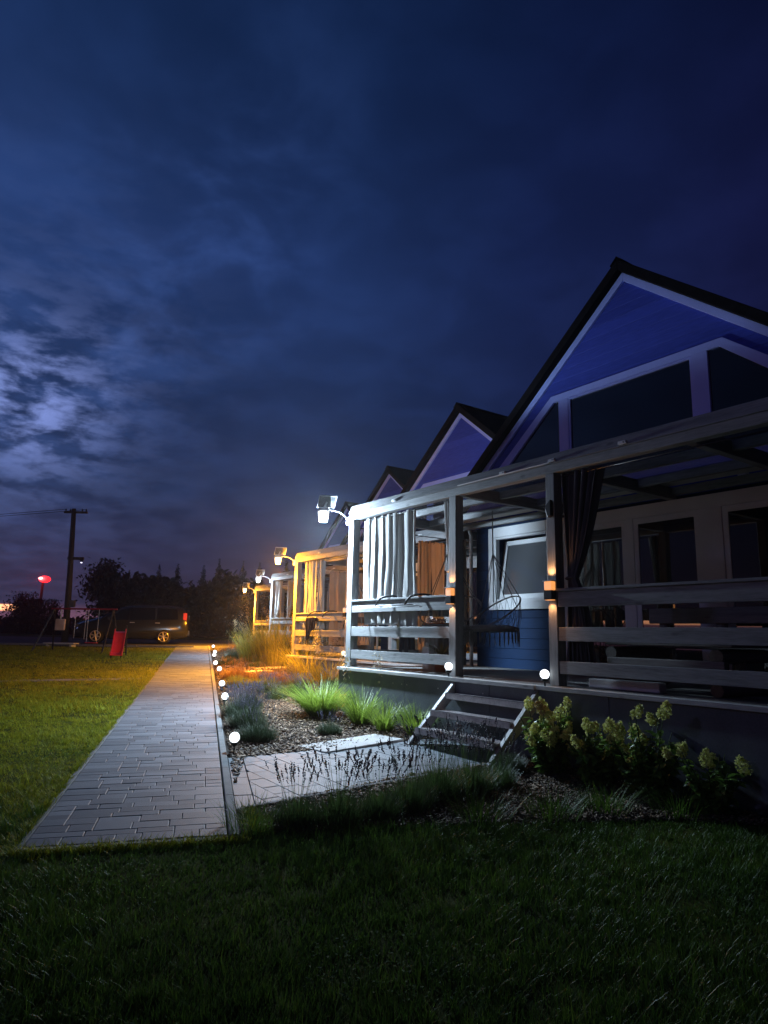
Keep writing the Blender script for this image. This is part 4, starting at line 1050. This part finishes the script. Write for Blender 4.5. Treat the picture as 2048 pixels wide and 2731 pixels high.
for i, (x, y) in enumerate([(-.85, 4.9), (.75, 5.2), (1.3, 5.3), (1.75, 5.5), (2.3, 5.45)]):
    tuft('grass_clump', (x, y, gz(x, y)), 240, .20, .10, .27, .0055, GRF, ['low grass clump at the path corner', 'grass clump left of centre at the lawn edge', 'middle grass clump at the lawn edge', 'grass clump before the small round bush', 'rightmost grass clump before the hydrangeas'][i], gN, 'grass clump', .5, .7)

# hydrangeas
HL = leafy('hydrangea_leaf', (.07, .15, .025), (.20, .33, .06), .4, .35)
HF = leafy('hydrangea_floret', (.52, .56, .13), (.80, .80, .36), .4, .6)
HFB = leafy('hydrangea_floret_brown', (.30, .20, .06), (.5, .38, .15), .3, .6)
def hydrangea(loc, h, rad, stems, label, nflow, seed):
    rs = random.Random(seed); r = empty('hydrangea', loc, 0, label, 'hydrangea', 'hydrangeas along the dark skirting')
    st = MB(); Lp, Ls, Ld, Fl = [], [], [], []
    for i in range(stems):
        a = rs.uniform(0, 2*PI); q = rad*rs.random()**.5; tp = Vector((q*math.cos(a), q*math.sin(a), h*rs.uniform(.42, 1.0)*(1-.25*(q/rad)**2)))
        b0 = Vector((q*.25*math.cos(a), q*.25*math.sin(a), 0)); mid = b0.lerp(tp, .5)+Vector((0, 0, .05))
        st.tube([b0, mid, tp], [.007, .005, .004], 5)
        n = rs.randint(20, 28)
        for j in range(n):
            t_ = .12+.74*j/n; p = b0.lerp(mid, t_*2) if t_ < .5 else mid.lerp(tp, t_*2-1)
            Lp.append(p); Ls.append(rs.uniform(.055, .105)*(1.1-.3*t_))
        if i < nflow:
            Fp, Fs = [], []
            hc = rs.uniform(.085, .15); ax = Vector((rs.uniform(-.45, .45), rs.uniform(-.45, .45), 1)).normalized()
            for j in range(int(210*hc/.14)):
                t_ = rs.random(); rr_ = .050*math.sin(PI*(.18+.80*t_))**.8*rs.random()**.4*(hc/.13)+.004; a2 = rs.uniform(0, 2*PI)
                Fp.append(tp+ax*(hc*t_-.01)+Vector((rr_*math.cos(a2), rr_*math.sin(a2), rs.uniform(-.008, .008)))); Fs.append(rs.uniform(.012, .024))
            Fl.append((np.array(Fp), np.array(Fs), HFB if i == nflow-1 and seed == 1 else HF))
    st.build('stem', MT['stem'], r)
    Lp = np.array(Lp); n = len(Lp); s = np.array(Ls)
    np_mesh('leaves', scatter(LEAF, Lp, np.stack([s*1.05, s, s], 1), randrot(n, 1.5)), LEAF_F, HL, r)
    for Fp, Fs, mt in Fl: np_mesh('panicle', scatter(QUAD, Fp, np.repeat(Fs[:, None], 3, 1), randrot(len(Fp), 2.6)), QUAD_F, mt, r)
    return r
zz = lambda x, y: (x, y, gz(x, y))
hydrangea(zz(1.64, 6.73), .72, .30, 46, 'bright hydrangea with yellow panicles right of the metal stairs', 24, 1)
hydrangea(zz(1.94, 6.33), .56, .30, 30, 'low hydrangea second from the metal stairs', 11, 2)
hydrangea(zz(2.25, 5.90), .74, .33, 32, 'hydrangea with tall pale panicles, third from the stairs', 11, 3)
hydrangea(zz(2.56, 5.42), .55, .28, 18, 'dark sparse hydrangea at the right edge with three pale panicles', 3, 4)

# ------------------------------------------------------------------ playground
def beam_(mb, a, b2, r, n=8): mb.tube([a, b2], r, n)
r = empty('swing_set', (-10.6, 24, gz(0, 24)), 0, 'dark swing set with red top bar behind the red slide', 'swing set')
h = 1.47
MB().tube([(-1.05, 0, h), (1.25, .03, h+.02)], .03, 10).build('top_bar', MT['redp'], r)
for x, lean in ((-.95, -.28), (1.13, .02)):
    for y in (-.75, .75): MB().tube([(x, 0, h), (x+lean, y, -.03)], .028, 8).build('leg', MT['dark'], r)
for x, zb, mt in ((.45, .30, MT['red']), (.0, .42, MT['plast'])):
    s = MB().box(x-.2, x+.2, -.08, .08, zb, zb+.03).build('swing_seat', mt, r, .006)
    MB().tube([(x-.18, 0, h), (x-.18, 0, zb+.02)], .008, 5).tube([(x+.18, 0, h), (x+.18, 0, zb+.02)], .008, 5).build('rope', MT['white'], s)
s = MB().box(-.86, -.53, -.06, .06, .72, 1.12).build('baby_seat', mat('pinkish_plastic', (.55, .42, .38), .5), r, .03)
MB().tube([(-.7, 0, h), (-.7, 0, 1.1)], .02, 6).build('rope', MT['white'], s)
r = empty('slide', (-8.02, 20.8, gz(0, 20.8)), R(17), 'bright red slide standing on the lawn', 'slide')
prof = [(0, 0, .10), (0, .15, .10), (0, .35, .17), (0, .6, .38), (0, .85, .60), (0, 1.05, .76), (0, 1.2, .80)]
mb = MB()
for i in range(len(prof)-1):
    (_, y0, z0), (_, y1, z1) = prof[i], prof[i+1]
    for x0, x1, e in ((-.15, .15, 0), (-.175, -.15, .09), (.15, .175, .09)):
        mb.add([(x0, y0, z0), (x1, y0, z0), (x1, y1, z1), (x0, y1, z1), (x0, y0, z0+.02+e), (x1, y0, z0+.02+e), (x1, y1, z1+.02+e), (x0, y1, z1+.02+e)], CUBE_F if False else [(0, 1, 2, 3), (4, 5, 6, 7), (0, 1, 5, 4), (1, 2, 6, 5), (2, 3, 7, 6), (3, 0, 4, 7)])
mb.build('chute', MT['red'], r)
for x in (-.17, .17): MB().tube([(x, 1.2, 1.02), (x, 1.22, .8), (x*1.2, 1.55, -.03)], .022, 8).build('ladder_rail', MT['plast'], r)
for i in range(3): MB().tube([(-.18, 1.27+.1*i, .62-.23*i), (.18, 1.27+.1*i, .62-.23*i)], .016, 6).build('rung', MT['plast'], r)
MB().tube([(-.14, .1, .1), (-.14, .1, -.03)], .02, 6).tube([(.14, .1, .1), (.14, .1, -.03)], .02, 6).build('foot', MT['plast'], r)
o = MB().box(-.6, .6, -.25, .25, .10, .15).box(-.5, -.42, -.2, .2, -.02, .098).box(.42, .5, -.2, .2, -.02, .098).build('low_platform', mat('pale_board', (.5, .5, .47), .6), None, .01, loc=(-12.6, 27.0, gz(0, 27)))
tag(o, 'pale low platform on the dark lawn before the pole', 'platform')

# ------------------------------------------------------------------ utility pole, beacon
pb = Vector((-13.66, 29.6, gz(0, 29.6)))
r = empty('utility_pole', pb, 0, 'dark wooden utility pole with a crossarm left of the minivan', 'utility pole')
MB().tube([(0, 0, -.3), (-.06, 0, 2.4), (-.20, 0, 5.9)], [.15, .125, .095], 12).build('pole', MT['pole'], r, smooth=True)
MB().box(-.62, .42, -.05, .05, 5.70, 5.79).build('crossarm', MT['pole'], r, .01)
for x in (-.55, -.35, .18, .36): MB().lathe([(.02, 5.79), (.035, 5.83), (.02, 5.9)], 8, (x, 0, 0)).build('insulator', MT['dark'], r)
MB().box(-.25, .46, -.05, .05, 3.62, 3.74).build('lamp_arm', MT['pole'], r, .01)
MB().sphere((.37, 0, 3.50), .045, 12, 8, .5).build('lamp_bulb', emis('far_bulb', (.8, .8, 1.0), 2.0), r)
MB().lathe([(.1, 3.56), (.05, 3.62)], 12, (.37, 0, 0)).build('lamp_shade', MT['dark'], r)
MB().box(.06, .26, -.1, .1, 1.55, 1.85).build('meter_box', MT['skirt'], r, .01)
mb = MB()
for x in (-.55, .36):
    pts = [Vector((x, 0, 5.88)).lerp(Vector((x-60, 8, 7.5)), q/12)-Vector((0, 0, 1.6*(q/12)*(1-q/12)*4)) for q in range(13)]
    mb.tube(pts, .010, 4, cap=False)
mb.build('wire', MT['plast'], r)
r = empty('beacon_mast', (-35.2, 70, gz(0, 70)), 0, 'distant mast with a glowing red beacon above the dark trees', 'mast')
MB().tube([(-.1, 0, 0), (.0, 0, 5.2)], [.2, .12], 8).build('mast', MT['dark'], r)
RED = emis('red_beacon', (1.0, .02, .03), 2.2)
MB().sphere((.15, 0, 5.55), .58, 20, 12, .62).build('beacon', RED, r, smooth=True)  # oversized lens: the red glow around the lamp is built into its shape
MB().sphere((.0, -.5, 5.6), .24, 14, 10, .55).build('beacon_core', emis('beacon_core', (1.0, .55, .5), 3.0), r, smooth=True)
ld = bpy.data.lights.new('beacon_light', 'POINT'); ld.energy = 260; ld.color = (1, .03, .03); ld.shadow_soft_size = .3
lo = bpy.data.objects.new('beacon_light', ld); col.objects.link(lo); lo.parent = r; lo.location = (.1, -1.0, 5.6)

# ------------------------------------------------------------------ minivan
cr_ = empty('minivan', (-11.2, 30.55, gz(0, 30.55)+.008), math.atan2(-.315, -.949), 'dark minivan parked at the end of the path', 'minivan')
# stations: x, z_bottom, z_belt, z_roof, halfwidth_body, halfwidth_roof
stn = [(2.33, .35, .62, .66, .55, .45), (2.22, .22, .72, .80, .74, .6), (1.95, .2, .82, .92, .84, .7), (1.55, .2, .9, 1.02, .88, .72), (1.25, .2, .94, 1.12, .9, .7), (.85, .2, .96, 1.36, .91, .66), (.4, .2, .97, 1.56, .92, .62), (-.1, .2, .98, 1.64, .92, .62),
       (-.8, .2, 1.0, 1.67, .92, .63), (-1.5, .2, 1.02, 1.67, .91, .63), (-2.0, .22, 1.03, 1.63, .89, .62), (-2.3, .26, 1.02, 1.52, .86, .62), (-2.42, .32, .95, 1.3, .82, .62)]
mb = MB(); n = 14
for x, zb_, zw, zr_, wb, wr in stn:
    half = [(0, zb_), (wb*.85, zb_), (wb, zb_+.12), (wb, (zb_+zw)/2), (wb*.985, zw), (wr*1.04, zr_-.06), (wr*.85, zr_), (0, zr_+.015)]
    ring = half + [(-y, z) for y, z in half[-2:0:-1]]
    mb.v += [(x, y, z) for y, z in ring]
n = 14
for i in range(len(stn)-1):
    for j in range(n): mb.f.append((i*n+j, i*n+(j+1) % n, (i+1)*n+(j+1) % n, (i+1)*n+j))
mb.f += [tuple(range(n)), tuple(range((len(stn)-1)*n, len(stn)*n))]
mb.build('body', MT['carp'], cr_, smooth=True)
def side_panel(pts, s):   # (x,z) quad on the glasshouse side
    vs = []
    for off in (.004, .018):
        for x, z in pts:
            xs_ = [q[0] for q in stn][::-1]
            wb = np.interp(x, xs_, [q[4]*.985 for q in stn][::-1]); wr = np.interp(x, xs_, [q[5]*1.04 for q in stn][::-1]); zw = np.interp(x, xs_, [q[2] for q in stn][::-1]); zr_ = np.interp(x, xs_, [q[3]-.06 for q in stn][::-1])
            tt = min(1, max(0, (z-zw)/(zr_-zw+1e-6))); vs.append((x, s*(wb+(wr-wb)*tt+off), z))
    k = len(pts); return vs, [tuple(range(k)), tuple(range(k, 2*k))]+[(i, (i+1) % k, k+(i+1) % k, k+i) for i in range(k)]
for s in (1, -1):
    for nm, pts in (('front_window', [(.95, 1.0), (.12, 1.02), (.12, 1.55), (.42, 1.48)]), ('rear_window', [(.04, 1.02), (-.98, 1.05), (-.98, 1.58), (.04, 1.56)]), ('quarter_window', [(-1.06, 1.06), (-1.95, 1.09), (-1.9, 1.53), (-1.06, 1.58)])):
        mb = MB(); mb.add(*side_panel(pts, s)); mb.build(nm, MT['carglass'], cr_)
    for x in (-.05, -1.1): MB().box(x-.1, x+.1, s*.925-.012, s*.925+.012, .90, .93).build('door_handle', MT['alloy'], cr_, .005)
    MB().box(-2.33, -2.17, s*.78-.03, s*.78+.05, 1.05, 1.38).build('tail_light', redlens('tail_light') if s > 0 else bpy.data.materials['tail_light'], cr_, .02)
    MB().box(2.02, 2.26, s*.72-.05, s*.72+.05, .68, .80).build('headlight', MT['greypane'], cr_, .02)
    MB().box(.78, .95, s*.93, s*1.08, 1.0, 1.12).build('mirror', MT['carp'], cr_, .02)
    for x in (1.385, -1.385):
        w_ = MB().lathe([(.20, -.11), (.30, -.105), (.325, -.07), (.325, .07), (.30, .105), (.20, .11)], 28, (x, s*.82, .325), 'y').build('wheel', MT['rubber'], cr_, smooth=True)
        rm = MB(); yy = s*.935
        rm.tube([(x+.205*math.cos(q*PI/14), yy, .325+.205*math.sin(q*PI/14)) for q in range(28)], .018, 6, closed=True)
        for q in range(6):
            a = q*PI/3+.3; a2 = a+.16
            rm.tube([(x+.04*math.cos(a), yy, .325+.04*math.sin(a)), (x+.2*math.cos(a), yy, .325+.2*math.sin(a))], [.026, .036], 6)
        rm.lathe([(.05, -.02), (.05, .02)], 14, (x, yy, .325), 'y')
        rm.build('rim', MT['alloy'], w_)
MB().add([(1.2, -.6, 1.16), (1.2, .6, 1.16), (.5, .55, 1.53), (.5, -.55, 1.53), (1.22, -.6, 1.19), (1.22, .6, 1.19), (.52, .55, 1.56), (.52, -.55, 1.56)], [(0, 1, 2, 3), (4, 5, 6, 7), (0, 1, 5, 4), (1, 2, 6, 5), (2, 3, 7, 6), (3, 0, 4, 7)]).build('windscreen', MT['carglass'], cr_)
MB().box(-2.5, -2.38, -.8, .8, .38, .62).build('rear_bumper', MT['carp'], cr_, .03)
MB().box(-2.47, -2.40, -.60, .60, 1.05, 1.30).build('tailgate_window', MT['carglass'], cr_, .02)
for y in (-.55, .55): MB().tube([(.3, y, 1.63), (.0, y, 1.70), (-1.8, y, 1.71), (-2.0, y, 1.66)], .014, 6).build('roof_rail', MT['dark'], cr_)

# ------------------------------------------------------------------ trees at the far edge
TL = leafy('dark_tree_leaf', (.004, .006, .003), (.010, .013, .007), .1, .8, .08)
def tree(loc, h, rad, conifer, label, n=2600):
    r = empty('conifer_tree' if conifer else 'broadleaf_tree', loc, random.uniform(0, 6), label, 'tree', 'dark trees behind the car park')
    t_ = MB(); t_.tube([(0, 0, -.2), (.05, 0, h*.5), (0, 0, h*.93)], [.05*rad+.08, .03*rad+.05, .02], 8)
    for i in range(9):
        a = random.uniform(0, 6); z = h*random.uniform(.2, .75); L = rad*(1-z/h)*.9
        t_.tube([(0, 0, z), (L*math.cos(a), L*math.sin(a), z+L*.25)], [.05, .015], 5)
    t_.build('trunk', MT['bark'], r)
    if conifer:
        z = 1-rng.random(n)**.62; z = np.clip(z, 0, .985); lay = .72+.28*np.sin(z*h*5.5); q = rad*1.25*(1-z)*lay*rng.random(n)**.45; a = rng.random(n)*2*PI
        P_ = np.stack([q*np.cos(a), q*np.sin(a), h*(.06+.94*z)-q*.22], 1)
    else:
        K = 16; ca = rng.random(K)*2*PI; cz = rng.uniform(.28, .92, K); cq = rad*rng.random(K)**.5*np.sqrt(1-((cz-.55)/.5)**2*.8)*.75
        C_ = np.stack([cq*np.cos(ca), cq*np.sin(ca), cz*h], 1); k = rng.integers(0, K, n)
        P_ = C_[k]+rng.normal(0, 1, (n, 3))*rad*.21
        P_[:, 2] = np.clip(P_[:, 2], .1, h)
    s = rng.uniform(.16, .42, n)*h/6
    if conifer: s *= .28+.72*(1-z)
    np_mesh('crown', scatter(LEAF, P_, np.stack([s*.8, s, s], 1), randrot(n, 2.6)), LEAF_F, TL, r)
    return r
zt = gz(0, 60)
tr_l = []
# x, y, height, radius, conifer
TR = [(-33.7, 64, 2.9, 1.0, 0), (-35.1, 66, 3.9, .75, 1), (-32.6, 62, 3.5, 1.6, 0), (-30.9, 60, 3.4, .9, 1), (-29.8, 60, 2.8, 1.3, 0), (-28.2, 58, 2.6, .8, 1),
      (-24.0, 58, 6.2, 1.9, 0), (-22.6, 60, 5.7, 1.4, 1), (-20.6, 62, 6.4, 1.3, 1), (-18.3, 60, 6.3, 1.5, 1), (-16.5, 62, 6.4, 1.4, 1), (-14.6, 60, 6.9, 1.4, 1), (-12.9, 62, 6.9, 1.5, 1), (-11.0, 60, 6.6, 1.5, 1),
      (-8.9, 62, 7.3, 1.4, 1), (-7.2, 60, 6.7, 1.5, 1), (-5.2, 62, 7.2, 1.5, 1), (-3.2, 60, 7.3, 1.5, 1), (-1.0, 62, 6.6, 1.4, 1), (-38.5, 64, 1.7, 1.6, 0)]
nm = ['spreading', 'slim', 'bushy', 'pointed', 'rounded', 'short', 'tall ragged', 'broad', 'narrow', 'wide crowned', 'dense', 'full crowned', 'spire shaped', 'heavy', 'steep pointed', 'dome shaped', 'tall spire shaped', 'sharp topped', 'blunt topped', 'low']
pl = ['left of the red beacon mast, over the orange horizon', 'rising left of the red beacon', 'just below the red beacon', 'between the red beacon and the utility pole', 'left of the utility pole foot', 'touching the utility pole at the skyline',
      'first right of the utility pole', 'second right of the utility pole', 'third right of the utility pole, thin tip', 'above the front of the minivan', 'above the windscreen of the minivan', 'above the middle of the minivan', 'tallest tip above the minivan roof', 'above the rear of the minivan',
      'right of the minivan rear', 'left of the amber far lamp', 'second left of the far lamps', 'nearest in line with the far lamps', 'behind the farthest veranda', 'at the left picture edge on the skyline']
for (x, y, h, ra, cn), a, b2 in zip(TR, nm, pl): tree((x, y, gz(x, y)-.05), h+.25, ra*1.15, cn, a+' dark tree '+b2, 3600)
# dense dark wood behind them
n = 26000; x = rng.uniform(-60, 14, n); y = rng.uniform(68, 76, n); hh = 3.4+(.8*np.sin(x*.7)+.5*np.sin(x*1.9+1))*np.where(x > -28.5, 1, .3)+np.where((x > -28.5), 2.0, -2.3)
P_ = np.stack([x, y, .89+rng.random(n)**.7*hh], 1); s = rng.uniform(.35, .9, n)
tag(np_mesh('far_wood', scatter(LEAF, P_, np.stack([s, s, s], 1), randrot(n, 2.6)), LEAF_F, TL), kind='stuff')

# ------------------------------------------------------------------ air
mb = MB().box(-118, 118, -19, 128, -1.6, 11.5)
m = bpy.data.materials.new('night_haze'); m.use_nodes = True; t = m.node_tree; t.nodes.clear()
o_ = t.nodes.new('ShaderNodeOutputMaterial'); pv = t.nodes.new('ShaderNodeVolumePrincipled')
pv.inputs['Color'].default_value = (.9, .93, 1, 1); pv.inputs['Density'].default_value = .0009; pv.inputs['Anisotropy'].default_value = .82
t.links.new(pv.outputs[0], o_.inputs['Volume'])
tag(mb.build('haze', m), kind='stuff')

# ------------------------------------------------------------------ sky
w = bpy.data.worlds.new('World'); sc.world = w; w.use_nodes = True; t = w.node_tree; t.nodes.clear()
out = t.nodes.new('ShaderNodeOutputWorld'); bg = t.nodes.new('ShaderNodeBackground'); t.links.new(bg.outputs[0], out.inputs[0])
tc = t.nodes.new('ShaderNodeTexCoord'); sep = t.nodes.new('ShaderNodeSeparateXYZ'); t.links.new(tc.outputs['Generated'], sep.inputs[0])
X, Y, Z = sep.outputs
elev = math_(t, 'DIVIDE', Z, .7, clamp=True)
base = ramp(t, elev, [(0, (.024, .020, .052)), (.10, (.0250, .0220, .060)), (.28, (.0155, .0265, .084)), (.50, (.0150, .0320, .115)), (.72, (.0135, .0315, .122)), (1, (.0065, .0180, .072))])
side = ramp(t, math_(t, 'MULTIPLY_ADD', X, 1., .5, clamp=True), [(0, (1.3, 1.35, 1.2)), (.45, (.95, 1.0, .95)), (.7, (.58, .50, .58)), (.95, (.44, .26, .36))])
c1 = mixc(t, 1., base, side, 'MULTIPLY')
den = math_(t, 'ADD', math_(t, 'MAXIMUM', Z, 0.), .16)
comb = t.nodes.new('ShaderNodeCombineXYZ'); t.links.new(math_(t, 'DIVIDE', X, den), comb.inputs[0]); t.links.new(math_(t, 'DIVIDE', Y, den), comb.inputs[1])
mp = t.nodes.new('ShaderNodeMapping'); mp.inputs['Rotation'].default_value = (0, 0, R(20)); mp.inputs['Scale'].default_value = (1, 1.0, 1)
t.links.new(comb.outputs[0], mp.inputs[0])
na = nn(t, 'ShaderNodeTexNoise', i_Scale=.9, i_Detail=5., i_Roughness=.5); t.links.new(mp.outputs[0], na.inputs['Vector'])
nb = nn(t, 'ShaderNodeTexNoise', i_Scale=4.6, i_Detail=8., i_Roughness=.52, i_Distortion=.3); t.links.new(mp.outputs[0], nb.inputs['Vector'])
low = math_(t, 'MULTIPLY', math_(t, 'MULTIPLY_ADD', na.outputs[0], 1.1, .45), math_(t, 'MULTIPLY_ADD', smooth(t, Y, -.25, .45), .8, .2))
c2 = mixc(t, 1., c1, math_(t, 'MULTIPLY', low, math_(t, 'MULTIPLY_ADD', smooth(t, nb.outputs[0], .35, .68), .26, .87)), 'MULTIPLY')
def dot(vx, vy, vz): return math_(t, 'ADD', math_(t, 'ADD', math_(t, 'MULTIPLY', X, vx), math_(t, 'MULTIPLY', Y, vy)), math_(t, 'MULTIPLY', Z, vz))
dn = dot(.604, .538, -.59)
band = math_(t, 'POWER', 2.718, math_(t, 'MULTIPLY', math_(t, 'MULTIPLY', dn, dn), -70.))
west = smooth(t, X, .02, -.25)
cl = smooth(t, nb.outputs[0], .42, .72)
bm_ = math_(t, 'MULTIPLY', math_(t, 'MULTIPLY', band, west), cl)
c3 = mixc(t, bm_, c2, mixc(t, 1., c2, (.014, .028, .085), 'ADD'))
pd_ = math_(t, 'SUBTRACT', dot(-.4675, .8352, .290), 1.)
patch = math_(t, 'ADD', math_(t, 'MULTIPLY', math_(t, 'POWER', 2.718, math_(t, 'MULTIPLY', pd_, 290.)), .90), math_(t, 'MULTIPLY', math_(t, 'POWER', 2.718, math_(t, 'MULTIPLY', pd_, 45.)), .09))
mp3 = t.nodes.new('ShaderNodeMapping'); mp3.inputs['Rotation'].default_value = (0, R(-12), 0); mp3.inputs['Scale'].default_value = (1, 1, 2.6); t.links.new(tc.outputs['Generated'], mp3.inputs[0])
nc = nn(t, 'ShaderNodeTexNoise', i_Scale=17., i_Detail=8., i_Roughness=.58, i_Distortion=.12); t.links.new(mp3.outputs[0], nc.inputs['Vector'])
cl2 = smooth(t, nc.outputs[0], .38, .64)
c4 = mixc(t, math_(t, 'MULTIPLY', patch, cl2), c3, (.22, .30, .70))
# afterglow under the cloud bank, north-west
az = math_(t, 'DIVIDE', X, math_(t, 'MAXIMUM', Y, .05))
glow = math_(t, 'MULTIPLY', smooth(t, Z, .036, .018), smooth(t, X, -.25, -.42))
c5 = mixc(t, glow, c4, (.16, .075, .13))
og = math_(t, 'MULTIPLY', math_(t, 'MULTIPLY', smooth(t, Z, .0300, .0285), smooth(t, Z, .0200, .0225)), smooth(t, X, -.462, -.471))
c6 = mixc(t, og, c5, (2.4, 1.0, .50))
sky = nn(t, 'ShaderNodeTexSky', sky_type='NISHITA'); sky.sun_disc = False; sky.sun_elevation = R(1.0); sky.sun_rotation = R(-75)
c7 = mixc(t, 1., c6, mixc(t, 1., sky.outputs[0], (.0006, .0006, .0009), 'MULTIPLY'), 'ADD')
t.links.new(c7, bg.inputs[0]); bg.inputs[1].default_value = 1.0
# added weak blue-violet fill light for the gables and facade
sd = bpy.data.lights.new('dusk_fill', 'SUN'); sd.energy = .10; sd.angle = R(3); sd.color = (.38, .40, 1.0)
so = bpy.data.objects.new('dusk_fill', sd); col.objects.link(so)
so.rotation_euler = Vector((-.85, -.38, .42)).to_track_quat('Z', 'Y').to_euler()
